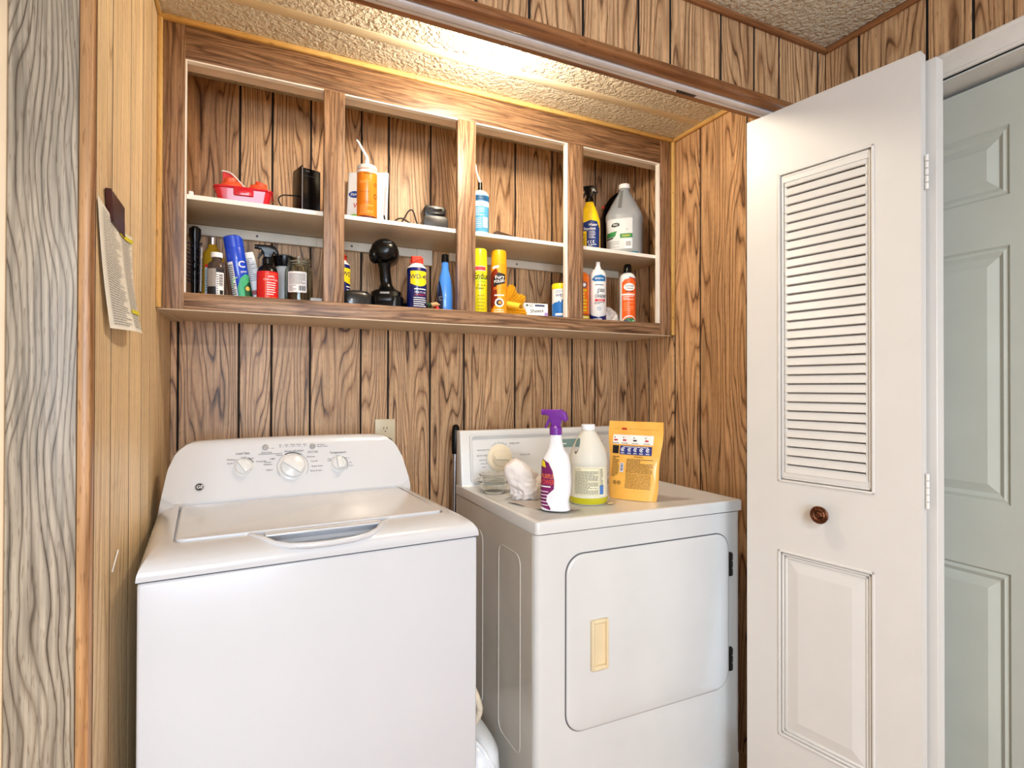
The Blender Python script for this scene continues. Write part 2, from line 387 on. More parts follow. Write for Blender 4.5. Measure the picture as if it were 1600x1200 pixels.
# trims
def trim(n, m, lab, *a, bev=.004, grain='z'):
    return struct(box('trim_%d' % n, m, *a, bev, None, grain), lab, 'trim')
trim(1, PINE, 'yellow wooden strip between the left wall and the open cabinet', 0, .0125, YC - .012, YC + .002, 1.483, ZC - .012)
trim(2, PINE, 'yellow wooden strip between the right wall and the open cabinet', W - .014, W, YC - .012, YC + .002, 1.483, ZC - .012)
trim(3, PINE, 'yellow wooden strip along the ceiling above the open cabinet', 0, W, YC - .012, YC + .002, ZC - .016, ZC, grain='x')
trim(4, PINE, 'yellow wooden strip where ceiling meets the right closet wall', W - .013, W, YI, YC - .012, ZC - .016, ZC, grain='y')
trim(5, PINE, 'thin strip where ceiling meets the left closet wall', 0, .010, YI, YC - .012, ZC - .012, ZC, grain='y')
trim(6, REDWOOD, 'brown wooden strip along the ceiling above the closet opening', -1.5, XO, YH - .012, YH, ZC - .018, ZC, grain='x')
trim(7, REDWOOD, 'brown wooden strip along the ceiling above the grey door', XO - .012, XO, -4.0, YH - .012, ZC - .018, ZC, grain='y')
trim(8, GREYOAK, 'grey grained wooden casing board left of the closet opening', -.106, -.019, YH - .012, YH + .02, 0, ZC - .0, bev=.0015)
trim(9, AMBER, 'rounded brown corner moulding at the left edge of the closet opening', -.019, 0.0005, YH - .016, YH + .012, 0, ZC, bev=.007)
trim(10, mat('beige_strip', (214, 190, 158), .5), 'beige strip at the far left edge of the grey casing', -.16, -.106, YH - .014, YH + .02, 0, ZC)
trim(11, REDWOOD, 'rounded brown moulding along the lower edge of the header', 0, 1.72, YH - .008, YH + .03, ZH - .012, ZH + .010, bev=.009, grain='x')
trim(12, REDWOOD, 'brown inner strip along the underside of the header', 0, W, YI - .020, YI, ZH - .003, ZH + .004, bev=.002, grain='x')
# sliding-door track under the header
ALU = mat('painted_aluminium', (222, 222, 228), .35, metal=.0, var=.05, scale=30)
tr = thing('door_track', 'white metal bifold door track under the closet header', 'track', (0, 0, ZH))
bm = bmesh.new()
bx(bm, .0, 1.69, -.407, -.3845, -.013, .0, .003); bx(bm, .0, 1.69, -.373, -.362, -.005, .0, .0015)
finish('rail', bm, ALU, tr)
box('slot', GROOVE, .0, 1.69, -.385, -.372, -.0035, -.0005, 0, tr)
bm = bmesh.new(); bx(bm, 1.268, 1.33, -.385, -.3705, -.011, -.002, .001)
finish('slider', bm, mat('dark_steel', (70, 70, 74), .4, metal=.7), tr)

# ---------------------------------------------------------------- bare bulb
bl = thing('light_bulb', 'glowing bare round bulb in a white socket under the closet ceiling', 'light bulb', (.8845, -.128, ZC))
bm = bmesh.new(); lathe(bm, [(0, 0), (.066, 0), (.066, -.008), (.03, -.018), (.024, -.030), (.022, -.052), (0, -.052)], 28)  # base disc widened to shield the ceiling from the bulb's light
finish('socket', bm, mat('porcelain', (238, 236, 230), .25), bl)
bm = bmesh.new(); lathe(bm, [(0, -.050), (.014, -.050), (.016, -.058), (.0325, -.072), (.0385, -.090), (.0375, -.104), (.030, -.119), (.016, -.127), (0, -.130)], 28)
gm, gt, gb = nt('bulb_glow'); gb.inputs['Base Color'].default_value = (1, .9, .7, 1); gb.inputs['Emission Color'].default_value = (1, .89, .70, 1); gb.inputs['Emission Strength'].default_value = BULB_STRENGTH
finish('glass', bm, gm, bl)
bm = bmesh.new(); tube(bm, [(.02, 0, -.03), (.06, .01, -.05), (.085, .012, -.062)], .004, smooth_pts=5)
finish('side_arm', bm, MATS['porcelain'], bl)
bm = bmesh.new(); tube(bm, [(-.02, 0, -.02), (-.045, 0, -.03), (-.035, -.005, -.06), (-.02, 0, -.075)], .0015, 6, smooth_pts=5)
finish('pull_cord', bm, MATS['porcelain'], bl)
# ceiling lamp of the room behind the viewer
cl = thing('ceiling_lamp', 'flush ceiling lamp of the room behind the viewer', 'lamp', (.35, -2.75, ZC))
bm = bmesh.new(); lathe(bm, [(0, 0), (.17, 0), (.17, -.02), (0, -.02)], 32); finish('base', bm, TRIMW, cl)
bm = bmesh.new(); lathe(bm, [(.15, -.02), (.145, -.045), (.1, -.07), (0, -.08)], 32); finish('shade', bm, mat('lamp_glass', (255, 240, 215), .4, emit=3), cl)

# ---------------------------------------------------------------- bifold door (open) and grey room door
A, B = Vector((1.517, -.385, 0)), Vector((1.591, -.802, 0))
ang = math.atan2(B.y - A.y, B.x - A.x)
bd = struct(thing('door_1', 'white louvred bifold closet door folded open at the right', 'door', (A.x, A.y, 0), ang))
def leaf(parent, y0, flip=False, knob=False):
    """leaf in local coords: x along the leaf 0..425, front face at y=y0 towards -y, thickness .03"""
    Lw, Z0, Z1, T = .424, .022, 2.031, .028
    lx0, lx1, lz0, lz1 = .096, .325, 1.021, 1.851
    px0, px1, pz0, pz1 = .096, .325, .335, .828
    bm = bmesh.new()
    def b(x0, x1, z0, z1): bx(bm, x0, x1, y0, y0 + T, z0, z1)
    b(0, lx0, Z0, Z1); b(lx1, Lw, Z0, Z1); b(lx0, lx1, lz1, Z1); b(lx0, lx1, pz1, lz0); b(lx0, lx1, Z0, pz0)
    lf = finish('leaf', bm, DOORW, parent)
    bm = bmesh.new()   # moulded frame around the louvres and the panel: stepped rings
    for (x0, x1, z0, z1) in ((lx0, lx1, lz0, lz1), (px0, px1, pz0, pz1)):
        for d, h, w_ in ((-.004, .003, .006), (.004, -.002, .006), (.011, -.005, .007)):
            for q in ((x0 + d, x1 - d, z0 + d, z0 + d + w_), (x0 + d, x1 - d, z1 - d - w_, z1 - d), (x0 + d, x0 + d + w_, z0 + d, z1 - d), (x1 - d - w_, x1 - d, z0 + d, z1 - d)):
                bx(bm, q[0], q[1], y0 - h, y0 + .01, q[2], q[3], .0012, 1)
    finish('moulding', bm, DOORW, lf)
    bm = bmesh.new()
    n = 33; a0, a1 = lz0 + .02, lz1 - .014
    for k in range(n):
        z = a0 + (a1 - a0) * (k + .5) / n
        prism(bm, [(y0 + .0005, z - .0100), (y0 + .004, z - .0115), (y0 + .0105, z + .0080), (y0 + .007, z + .0092)], lx0 + .016, lx1 - .016, 'x')
    bx(bm, lx0 + .01, lx1 - .01, y0 + .002, y0 + .02, lz0 + .01, lz0 + .023); bx(bm, lx0 + .01, lx1 - .01, y0 + .002, y0 + .02, lz1 - .024, lz1 - .010)
    finish('louvre_slats', bm, DOORW, lf, 25)
    bm = bmesh.new()   # raised field with sloping border
    x0, x1, z0, z1, s = px0 + .016, px1 - .016, pz0 + .016, pz1 - .016, .032
    o_ = [(x0, z0), (x1, z0), (x1, z1), (x0, z1)]; i_ = [(x0 + s, z0 + s), (x1 - s, z0 + s), (x1 - s, z1 - s), (x0 + s, z1 - s)]
    loft(bm, [[(a, y0 + .02, c) for a, c in o_], [(a, y0 + .008, c) for a, c in o_], [(a, y0 + .002, c) for a, c in i_]])
    finish('panel', bm, DOORW, lf, 8)
    return lf
l1 = leaf(bd, 0)
kb = thing('knob', None, None, (.212, 0, .950)); kb.parent = bd
BRONZE = mat('aged_bronze', (96, 58, 38), .25, metal=.85, var=.4, scale=90, bump=.5, bscale=260)
bm = bmesh.new()
lathe(bm, [(0, 0), (.010, 0), (.009, .010), (.012, .016), (.0215, .021), (.0225, .026), (.020, .029), (.016, .0275), (.013, .030), (.009, .0275), (.006, .031), (0, .032)], 32)
bmesh.ops.rotate(bm, verts=bm.verts, cent=(0, 0, 0), matrix=Matrix.Rotation(R(90), 3, 'X'))
o = finish('knob', bm, BRONZE, bd); bpy.data.objects.remove(kb); o.location = (.212, 0, .950); o['label'] = 'round dark bronze knob'
# second leaf, folded behind the first and hinged at its near edge
a2 = R(7)
h2 = bpy.data.objects.new('rear_leaf', None); COL.objects.link(h2); h2.parent = bd; h2.location = (.436, .032, 0); h2.rotation_euler = (0, 0, R(180) - a2)
l2bm = bmesh.new(); bx(l2bm, -.006, .415, -.034, -.004, .022, 2.022, .0012, 1); l2 = finish('leaf', l2bm, DOORW, h2)
bm = bmesh.new()
for z in (1.72, 1.0, .25):
    for k in range(5): lathe(bm, [(0, z + k * .016), (.0038, z + k * .016), (.0038, z + k * .016 + .014), (0, z + k * .016 + .014)], 10, (.430, .016))
finish('hinge', bm, TRIMW, bd)

gd = struct(thing('door_2', 'grey-green six-panel door in a white casing on the right wall', 'door', (1.852, 0, 0)))
def slab():
    bm = bmesh.new(); x0, T = 0, .035
    cols = ((-.854, -.60), (-1.185, -.931)); rows = ((.235, .832), (.992, 1.612), (1.731, 1.899))
    ys = [DY0 + .003, cols[1][0], cols[1][1], cols[0][0], cols[0][1], DY1 - .003]; zs = [.012, rows[0][0], rows[0][1], rows[1][0], rows[1][1], rows[2][0], rows[2][1], 2.018]
    for i in (0, 2, 4): bx(bm, x0, x0 + T, ys[i], ys[i + 1], zs[0], zs[7])
    for (c0, c1) in cols:
        for j in (0, 2, 4, 6): bx(bm, x0, x0 + T, c0, c1, zs[j], zs[j + 1])
        for (r0, r1) in rows:
            d = [(0, 0), (.006, .006), (.014, .003), (.024, .009), (.046, .001)]
            secs = []
            for off, dep in d: secs.append([(x0 + dep, c0 + off, r0 + off), (x0 + dep, c1 - off, r0 + off), (x0 + dep, c1 - off, r1 - off), (x0 + dep, c0 + off, r1 - off)])
            loft(bm, secs, 0, False); bm.faces.new([bm.verts.new(q) for q in secs[-1]])
    return finish('slab', bm, DOORG, gd, 6)
slab()
bm = bmesh.new()   # casing: stepped profile on the wall face, plus the jamb lining
x = XO - 1.852
def cas(y0, y1, z0, z1, vertical):
    bx(bm, x - .014, x, y0, y1, z0, z1, .003, 2)
cas(DY0 - .062, DY1 + .062, DZ, DZ + .062, False)
bx(bm, x - .018, x, DY0 - .01, DY1 + .01, DZ, DZ + .010, .003)
bx(bm, x - .016, x, DY0 - .062, DY1 + .062, DZ + .050, DZ + .062, .004)
cas(DY0 - .062, DY0, 0, DZ, True); cas(DY1, DY1 + .062, 0, DZ, True)
bx(bm, x, .05, DY0 - .012, DY1 + .012, DZ - .003, DZ + .012); bx(bm, x, .05, DY1, DY1 + .012, 0, DZ); bx(bm, x, .05, DY0 - .012, DY0, 0, DZ)
finish('casing', bm, TRIMW, gd)
bm = bmesh.new(); lathe(bm, [(0, 0), (.03, 0), (.03, .005), (.012, .012), (.012, .03), (.028, .045), (.026, .06), (0, .066)], 24)
bmesh.ops.rotate(bm, verts=bm.verts, cent=(0, 0, 0), matrix=Matrix.Rotation(R(-90), 3, 'Y'))
o = finish('door_handle', bm, BRONZE, gd); o.location = (0, DY0 + .07, .95)
box('gap_shade_strip', GROOVE, .028, .05, DY0, DY1, 2.0185, 2.031, 0, gd)  # black strip stands in for the shade in the gap above the door

# ---------------------------------------------------------------- open wall cabinet
CB = thing('wall_cabinet', 'open brown wood-grain wall cabinet with four bays above the appliances', 'cabinet', (0, 0, 0))
Z3, Z4, Z2, Z1 = 1.483, 1.530, 2.175, 2.268
XLc, XRc, T = .013, 1.777, .019
ops = [(.065, .430), (.491, .859), (.924, 1.289), (1.357, 1.720)]
def cpart(name, *a, grain='z', m=VINYL, bev=.001): return box(name, m, *a, bev, CB, grain)
cpart('stile', XLc, ops[0][0], YC, YC + T, Z3, Z1); cpart('stile', ops[3][1], XRc, YC, YC + T, Z3, Z1)
for a, b in zip(ops, ops[1:]): cpart('stile', a[1], b[0], YC - .0006, YC + T, Z4, Z2)
cpart('top_rail', ops[0][0], ops[3][1], YC, YC + T, Z2, Z1, grain='x'); cpart('bottom_rail', ops[0][0], ops[3][1], YC, YC + T, Z3, Z4, grain='x')
BEI = mat('beige_painted_underside', (216, 200, 178), .5, var=.06, scale=9)
box('floor_board', BEI, .001, W - .001, YC + T, YB - .001, Z3, Z3 + .037, 0, CB)
bm = bmesh.new(); bx(bm, .001, XRc, YC - .0005, YC + .02, Z3 - .003, Z3, .001); prism(bm, [(.001, YC + .02), (.035, YB - .004), (.001, YB - .004)], Z3 - .004, Z3 - .0002, 'z')
finish('underside_strip', bm, BEI, CB)
box('shelf', SHELFM, .002, W - .002, YC + T + .002, YB - .012, 1.795, 1.807, .0015, CB)
box('shelf_edge', EDGEW, .002, W - .002, YC + T, YC + T + .002, 1.7945, 1.8075, 0, CB)
for (x0, x1) in ((.003, .44), (.44, .80), (.93, 1.36), (1.36, 1.73)):
    o = box('cleat', mat('cream_cleat', (226, 216, 198), .5), x0, x1, YB - .019, YB - .001, 1.762, 1.794, .002, CB)
o = box('cleat', MATS['cream_cleat'], .80, .86, YB - .022, YB - .001, 1.735, 1.794, .002, CB)
bm = bmesh.new()
for (a, b), (l_, r_) in zip(ops, ((1, 0), (0, 0), (0, 1), (0, 1))):
    bx(bm, a, b, YC + .001, YC + T, Z2 - .004, Z2)
    if l_: bx(bm, a, a + .0035, YC + .001, YC + T, Z4, Z2 - .004)
    if r_: bx(bm, b - .0075, b, YC + .001, YC + T, Z4, Z2 - .004)
finish('edge_strip', bm, EDGEW, CB)
bm = bmesh.new(); bx(bm, .003, W - .003, YC + T, YC + T + .05, Z2 - .0, Z2 + .02, .001, 1, 0, 'x'); finish('top_cleat', bm, BEI, CB)
for x_, z_ in ((.25, 1.777), (.56, 1.778), (1.22, 1.777)):
    bm = bmesh.new(); ellip(bm, (x_, YB - .0195, z_), (.004, .001, .004)); finish('screw', bm, INKG, CB)
# outlet
ot = thing('wall_outlet', 'beige duplex power outlet on the back wall behind the washer', 'outlet', (.686, YB, 1.094))
IV = mat('ivory_plastic', (222, 208, 176), .4)
bm = bmesh.new(); bx(bm, -.037, .037, -.005, 0, -.058, .058, .002); finish('cover_plate', bm, IV, ot)
for zz in (.02, -.02):
    bm = bmesh.new(); prism(bm, [(.0165 * math.cos(R(a)) , zz + .0145 * max(-.85, min(.85, math.sin(R(a))))) for a in range(0, 360, 15)], -.0075, -.004, 'y'); f_ = finish('socket', bm, IV, ot)
    bm = bmesh.new()
    for q in ((-.007, -.0045, zz, zz + .008), (.0045, .007, zz, zz + .009), (-.002, .002, zz - .009, zz - .005)): bx(bm, q[0], q[1], -.0079, -.006, q[2], q[3])
    finish('slots', bm, INK, f_)
cd_ = thing('power_plug', 'black plug and cord in the lower half of the beige outlet', 'plug', (.690, YB - .008, 1.072))
bm = bmesh.new(); ellip(bm, (0, -.014, 0), (.018, .016, .013)); finish('plug', bm, BLACK, cd_)
bm = bmesh.new(); tube(bm, [(0, -.02, -.005), (.01, -.03, -.03), (.012, -.02, -.07), (.02, -.01, -.16), (.02, -.01, -.5)], .004, smooth_pts=6); finish('cord', bm, BLACK, cd_)
ub = tag(None or box('cord_clip', IV, .728, .752, YB - .012, YB - .001, .985, .992, .002), 'small cream cable clip on the panelling right of the outlet', 'clip')
#PART3
# ---------------------------------------------------------------- washing machine
def washer():
    t = thing('washing_machine', 'white top-load washing machine with three knobs on its rounded console', 'washing machine', (.0440, -.3273, 0), R(3.72))
    Wd, Dp = .686, .60
    bm = bmesh.new(); bx(bm, 0, Wd, 0, Dp, .025, .9095, .006, 3); finish('cabinet_body', bm, WHITE, t)
    box('seam', INKG, .003, Wd - .003, .003, Dp - .01, .905, .9135, 0, t)
    ZS, ZT = .9125, 1.1195
    ys = [(-.003, .9165), (-.004, .922), (0, .932), (.012, .9405), (.03, .947), (.055, .9525), (.09, .9555), (.2, .9575), (.33, .9595), (.452, .9615), (.468, .966), (.478, .984), (.49, 1.010), (.51, 1.050), (.528, 1.086), (.536, 1.101), (.543, 1.1105), (.552, 1.117), (.565, ZT), (.585, ZT - .001), (.597, ZT - .008), (.602, 1.09)]
    def hw(z, H):
        if H < .97:
            k = max(0, min(1, (z - ZS) / (.9575 - ZS))); return .345 - .042 * (1 - math.sqrt(max(0, 1 - k ** 2.2)))
        k = (z - ZS) / (ZT - ZS); base = .345 - .038 * k
        if k > .62: q = (k - .62) / .38; base -= .062 * (1 - math.sqrt(max(0, 1 - q ** 2.4)))
        return base
    secs = []
    for y, H in ys:
        S = []; n = 12
        for i in range(n + 1):
            z = ZS + (H - ZS) * (i / n) ** .8; S.append((Wd / 2 - hw(z, H), y, z))
        m = 20; e = hw(H, H)
        for i in range(1, m):
            u = i / m; x = -e + 2 * e * u
            S.append((Wd / 2 + x, y, H + (.0035 * (1 - (2 * u - 1) ** 2) * max(0, min(1, (H - 1.092) / .02)))))
        for i in range(n, -1, -1):
            z = ZS + (H - ZS) * (i / n) ** .8; S.append((Wd / 2 + hw(z, H), y, z))
        secs.append(S)
    bm = bmesh.new(); loft(bm, secs); top = finish('top_deck', bm, WHITE, t, 50)
    # lid well: a real recess cut in the deck, lid laid inside, finger scoop at its front
    def cutter(fn):
        b2 = bmesh.new(); fn(b2); bmesh.ops.recalc_face_normals(b2, faces=b2.faces)
        me = bpy.data.meshes.new('c'); b2.to_mesh(me); b2.free(); o = bpy.data.objects.new('c', me); COL.objects.link(o); o.parent = t; return o
    def cut(target, fn):
        c = cutter(fn); md = target.modifiers.new('b', 'BOOLEAN'); md.operation = 'DIFFERENCE'; md.solver = 'EXACT'; md.object = c
        dg = bpy.context.evaluated_depsgraph_get(); dg.update(); me = bpy.data.meshes.new_from_object(target.evaluated_get(dg))
        target.modifiers.clear(); target.data = me; bpy.data.objects.remove(c)
        b3 = bmesh.new(); b3.from_mesh(me)
        for f in b3.faces: f.smooth = True
        for e in b3.edges:
            if len(e.link_faces) == 2: e.smooth = e.calc_face_angle(0) < R(40)
        b3.to_mesh(me); b3.free()
    lidp = rrect(.052, .638, .088, .4675, .02)
    cut(top, lambda b: prism(b, lidp, .948, .99, 'z'))
    sc_ = [(.190, .10), (.215, .060), (.235, .030), (.262, .012), (.30, .004), (.345, .002), (.39, .006), (.425, .016), (.45, .034), (.468, .062), (.492, .10)]
    cut(top, lambda b: prism(b, sc_, .925, .97, 'z'))
    # raised lip bowing around the scoop
    bm = bmesh.new(); tube(bm, [(.165, .083, .9510)] + [(x, y - .004, .9475 + max(0, (y - .0)) * .075) for x, y in sc_[0:1]] + [(x, y - .005, .940 + y * .2) for x, y in sc_[1:-1]] + [(.496, .095, .953), (.525, .083, .9505)], [.002, .004] + [.0065] * 9 + [.004, .002] + [.002] * 80, 10)
    lipo = finish('lid_lip', bm, WHITE, t)
    bm = bmesh.new(); bx(bm, .20, .485, .028, .090, .9255, .9275, 0); finish('scoop_floor', bm, mat('pale_grey_plastic', (196, 200, 208), .4), t)
    bm = bmesh.new(); p_ = rrect(.0565, .6335, .0925, .463, .018)
    loft(bm, [[(x, y, .9485) for x, y in p_], [(x, y, .959) for x, y in p_], [(x + (.345 - x) * .006, y + (.28 - y) * .008, .9606) for x, y in p_], [(x + (.345 - x) * .02, y + (.28 - y) * .03, .9612) for x, y in p_]])
    lid = finish('lid', bm, WHITE, t, 30)
    bm = bmesh.new(); bx(bm, .22, .47, .058, .0925, .953, .958, .002); finish('lid_tab', bm, WHITE, lid)
    # console controls: frame on the slanted face
    P0, P1 = Vector((0, .4895, 1.009)), Vector((0, .528, 1.0875)); up = (P1 - P0).normalized(); nor = Vector((1, 0, 0)).cross(up).normalized()
    if nor.y > 0: nor = -nor
    def face(u, v, l): return Vector((u + .025, 0, 0)) + P0 + up * (v + .0105) + nor * l
    def knob(name, u, v, r, rot, h, big=False):
        c = face(u, v, 0)
        M = Matrix((Vector((1, 0, 0)), up, nor)).transposed().to_4x4(); M.translation = c
        e = []
        bm = bmesh.new(); lathe(bm, [(0, 0), (r * 1.22, 0), (r * 1.18, .0015), (r * 1.02, .003), (r, h * .5), (r * .96, h * .62), (r * .9, h * .7), (0, h * .72)], 36); bm.transform(M); k = finish(name, bm, WHITED, t)
        bm = bmesh.new(); q = .33 if big else .4
        prism(bm, [(-r * q, -r * .86), (r * q, -r * .86), (r * q * .75, r * .9), (-r * q * .75, r * .9)], h * .5, h * 1.25, 'z', .0022, 2)
        bm.transform(M @ Matrix.Rotation(R(rot), 4, 'Z')); finish('grip', bm, WHITED, k); return k
    knob('knob', .1795, .0290, .0215, 35, .018); knob('knob', .3085, .0225, .0335, 55, .020, True); knob('knob', .4390, .0220, .0200, 8, .018)
    for u, v in ((.2375, .086), (.3670, .083)):
        bm = bmesh.new(); lathe(bm, [(0, 0), (.0085, 0), (.0085, .002), (.0072, .003), (0, .0032)], 20); M = Matrix((Vector((1, 0, 0)), up, nor)).transposed().to_4x4(); M.translation = face(u, v, 0); bm.transform(M)
        finish('button', bm, GREYP, t)
    a = Art()
    a.text('Load Size', .178, .0710, .0092, bold=.012).text('Temperature', .4390, .0590, .0092, bold=.012)
    a.text('Medium', .302, .0700, .0088, bold=.012).text('Colors', .328, .0705, .0088, bold=.012)
    a.text('Heavy', .2735, .0600, .0068, bold=.01).text('Light', .330, .0600, .0068, bold=.01).text('Light', .255, .0505, .007, bold=.01).text('Whites', .2415, .0400, .006).text('Medium', .2420, .0335, .007, bold=.01).text('Heavy', .2455, .0170, .0068, bold=.01)
    a.text('Delicates', .3600, .0500, .0065).text('Casuals', .3690, .0360, .0065).text('Bulky Items', .3760, .0200, .0065).text('Rinse & Spin', .3720, .0060, .0065)
    a.text('Small', .1450, .0430, .0062, bold=.01).text('Medium', .1490, .0540, .0066, bold=.01).text('Large', .1800, .0590, .006).text('Super', .2000, .0550, .006).text('Precise Fill', .2245, .0440, .006)
    a.text('Tap', .4115, .0400, .006).text('Cold', .4115, .0340, .006).text('Cool', .4380, .0480, .0055).text('Warm', .4640, .0400, .0055).text('Hot', .4740, .0245, .0055).text('Warm', .474, .0145, .0055)
    a.text('Deep Rinse', .2400, .0700, .0062, bold=.01).lines(.218, .282, .0640, .0665, 1)
    for k, s_ in enumerate(('Fill', 'Soak', 'Wash', 'Rinse', 'Spin')):
        a.text(s_, .2770 + k * .0172, .0905, .0058, bold=.01).disk(.2770 + k * .0172, .0850, .0012)
        if k < 4: a.rect(.2800 + k * .0172, .2890 + k * .0172, .0848, .0852, 1)
    a.rect(.248, .258, .0820, .0824).poly([(.258, .0805), (.2605, .0822), (.258, .0839)])
    a.text('Start / Pause', .3665, .0665, .0055, bold=.01).text('hold 3 sec to cancel', .3665, .0625, .0038)
    a.disk(.383, .0870, .0014).text('Power', .395, .0870, .0058).disk(.383, .0810, .0014).text('Lid Locked', .398, .0810, .0055)
    a.ring(.3085, .0225, .0420, .0445, 0, 0, 62, 118).ring(.3085, .0225, .0425, .0433, 1, 0, 122, 215).ring(.3085, .0225, .0425, .0433, 1, 0, -35, 58)
    a.ring(.1795, .0300, .0275, .0292, 0, 0, 25, 70).ring(.1795, .0300, .0278, .0285, 0, 0, 120, 160).ring(.4390, .0220, .0256, .0268, 0, 0, -40, 62).ring(.4390, .0220, .0256, .0264, 0, 0, 115, 150)
    a.build('printed_markings', [INK, INKG], t, fn=lambda u, v, l: face(u, v, l))
    a = Art(); a.disk(.0720, -.0180, .0115, 0).ring(.0720, -.0180, .0098, .0106, 1, .0003).text('GE', .0720, -.0180, .0125, 1, .0003, bold=.02, shear=.2)
    a.build('emblem', [INK, INKW], t, fn=lambda u, v, l: face(u, v, l + .0002), label='round black monogram badge')
    return t
WM = washer()

# ---------------------------------------------------------------- dryer
def dryer():
    t = thing('clothes_dryer', 'white front-load clothes dryer with a beige door handle, right of the washer', 'dryer', (.9144, -.2357, 0), R(-.394))
    Wd, Dp, ZB, ZS, ZT = .737, .640, .112, .8815, .9148
    SIDE = mat('grimy_enamel', (206, 200, 190), .22, coat=.25, var=.06, scale=5)
    bm = bmesh.new(); bx(bm, 0, Wd, .022, Dp, .02, ZS - .003, .002, 1)
    body = finish('cabinet_body', bm, SIDE, t)
    bm = bmesh.new()   # pressed outlines on the left side
    for y0, y1 in ((.095, .245), (.375, .50)):
        pts = rrect(y0, y1, .24, .800, .03); prev = None
        for (a, b), (c, d) in zip(pts, pts[1:] + pts[:1]):
            if math.hypot(a - c, b - d) > 1e-5: tube(bm, [(-.0005, a, b), (-.0005, c, d)], .0016, 6)
    finish('pressed_outline', bm, SIDE, body)
    bm = bmesh.new(); bx(bm, .0, Wd, 0, .0205, ZB, ZS - .004, .0)
    es = [e for e in bm.edges if abs(e.verts[0].co.z - e.verts[1].co.z) > .5 and e.verts[0].co.y < .01]
    bmesh.ops.bevel(bm, geom=es, offset=.021, segments=6, affect='EDGES', profile=.5)
    fr = finish('front_panel', bm, WHITED, t)
    bm = bmesh.new(); bx(bm, .004, Wd - .004, .004, .0215, .025, ZB - .003, .003); finish('kick_panel', bm, WHITED, t)
    # lid: raised rim around a slightly sunk field
    bm = bmesh.new()
    o1 = rrect(-.003, Wd + .003, -.006, Dp + .002, .012, 4)
    def ins(d): return rrect(-.003 + d, Wd + .003 - d, -.006 + d, Dp + .002 - d, max(.003, .012 - d), 4)
    loft(bm, [[(x, y, ZS) for x, y in o1], [(x, y, ZT - .005) for x, y in o1], [(x, y, ZT - .0015) for x, y in ins(.0015)], [(x, y, ZT) for x, y in ins(.005)], [(x, y, ZT) for x, y in ins(.018)], [(x, y, ZT - .0035) for x, y in ins(.026)]])
    finish('top_panel', bm, WHITED, t, 25)
    box('lint_screen_cover', GREYP, .40, .66, .43, .50, ZT - .0036, ZT - .0015, .001, t)
    # door with a dark reveal
    dp = rrect(.088, .683, .330, .818, .055, 8)
    bm = bmesh.new(); prism(bm, dp, -.0012, .0, 'y'); finish('door_reveal', bm, INKG, t)
    dq = rrect(.091, .680, .333, .815, .053, 8)
    def dsc(d): return rrect(.091 + d, .680 - d, .333 + d, .815 - d, .053 - d, 8)
    bm = bmesh.new(); loft(bm, [[(x, -.001, z) for x, z in dq], [(x, -.0045, z) for x, z in dq], [(x, -.0065, z) for x, z in dsc(.002)], [(x, -.0085, z) for x, z in dsc(.008)]])
    d = finish('door', bm, WHITED, t, 30)
    # pocket handle
    x0, x1, z0, z1 = .163, .218, .493, .632
    bm = bmesh.new()
    for q in ((x0, x0 + .007, z0, z1), (x1 - .007, x1, z0, z1), (x0 + .007, x1 - .007, z1 - .010, z1), (x0 + .007, x1 - .007, z0, z0 + .012)): bx(bm, q[0], q[1], -.0205, -.008, q[2], q[3], .003, 3)
    prism(bm, [(x0 + .006, -.0095), (x0 + .006, -.0185), (x0 + .020, -.0100), (x1 - .006, -.0105), (x1 - .006, -.0095)], z0 + .008, z1 - .008, 'z')
    finish('handle', bm, CREAM, d)['label'] = 'beige recessed pull handle'
    for zz in (.716, .419):
        bm = bmesh.new(); bx(bm, .680, .691, -.0085, -.0005, zz - .037, zz + .037, .001)
        for k in range(3): bx(bm, .683, .692, -.0105, -.008, zz - .035 + k * .024, zz - .014 + k * .024, .001)
        finish('hinge', bm, mat('dark_hinge', (52, 48, 44), .5, metal=.6), d)
    # console
    cy0, cy1 = .578, .603
    prof = [(.572, ZT - .003), (cy0, ZT + .004), (cy1 - .004, 1.106), (cy1, 1.112), (Dp - .004, 1.112), (Dp, 1.106), (Dp, ZT - .003)]
    bm = bmesh.new(); prism(bm, prof, .0, Wd, 'x', .004, 2); con = finish('console', bm, WHITED, t, 30)
    Pa = Vector((0, cy0, ZT + .004)); up = (Vector((0, cy1 - .004, 1.106)) - Pa).normalized(); nor = Vector((1, 0, 0)).cross(up)
    if nor.y > 0: nor = -nor
    H = (Vector((0, cy1 - .004, 1.106)) - Pa).length
    def face(u, v, l): return Vector((u, 0, 0)) + Pa + up * v + nor * l
    bm = bmesh.new()
    out, inn = rrect(.034, Wd - .034, .006, H - .006, .012, 4), rrect(.046, Wd - .046, .016, H - .026, .008, 4)
    A_ = [bm.verts.new(face(u, v, .0)) for u, v in out]; B_ = [bm.verts.new(face(u, v, .008)) for u, v in out]; C_ = [bm.verts.new(face(u, v, .008)) for u, v in rrect(.042, Wd - .042, .012, H - .014, .01, 4)]; D_ = [bm.verts.new(face(u, v, .0008)) for u, v in inn]
    skin(bm, [A_, B_, C_, D_], 0, False); finish('console_bezel', bm, WHITED, con, 30)
    M = Matrix((Vector((1, 0, 0)), up, nor)).transposed().to_4x4()
    def at(u, v, l=0):
        m = M.copy(); m.translation = face(u, v, l); return m
    DI = mat('cream_dial', (228, 216, 192), .35)
    bm = bmesh.new(); lathe(bm, [(0, 0), (.050, 0), (.048, .003), (.034, .0045), (.032, .012), (.030, .0145), (0, .0145)], 40); bm.transform(at(.153, .092)); dl = finish('timer_dial', bm, DI, con)
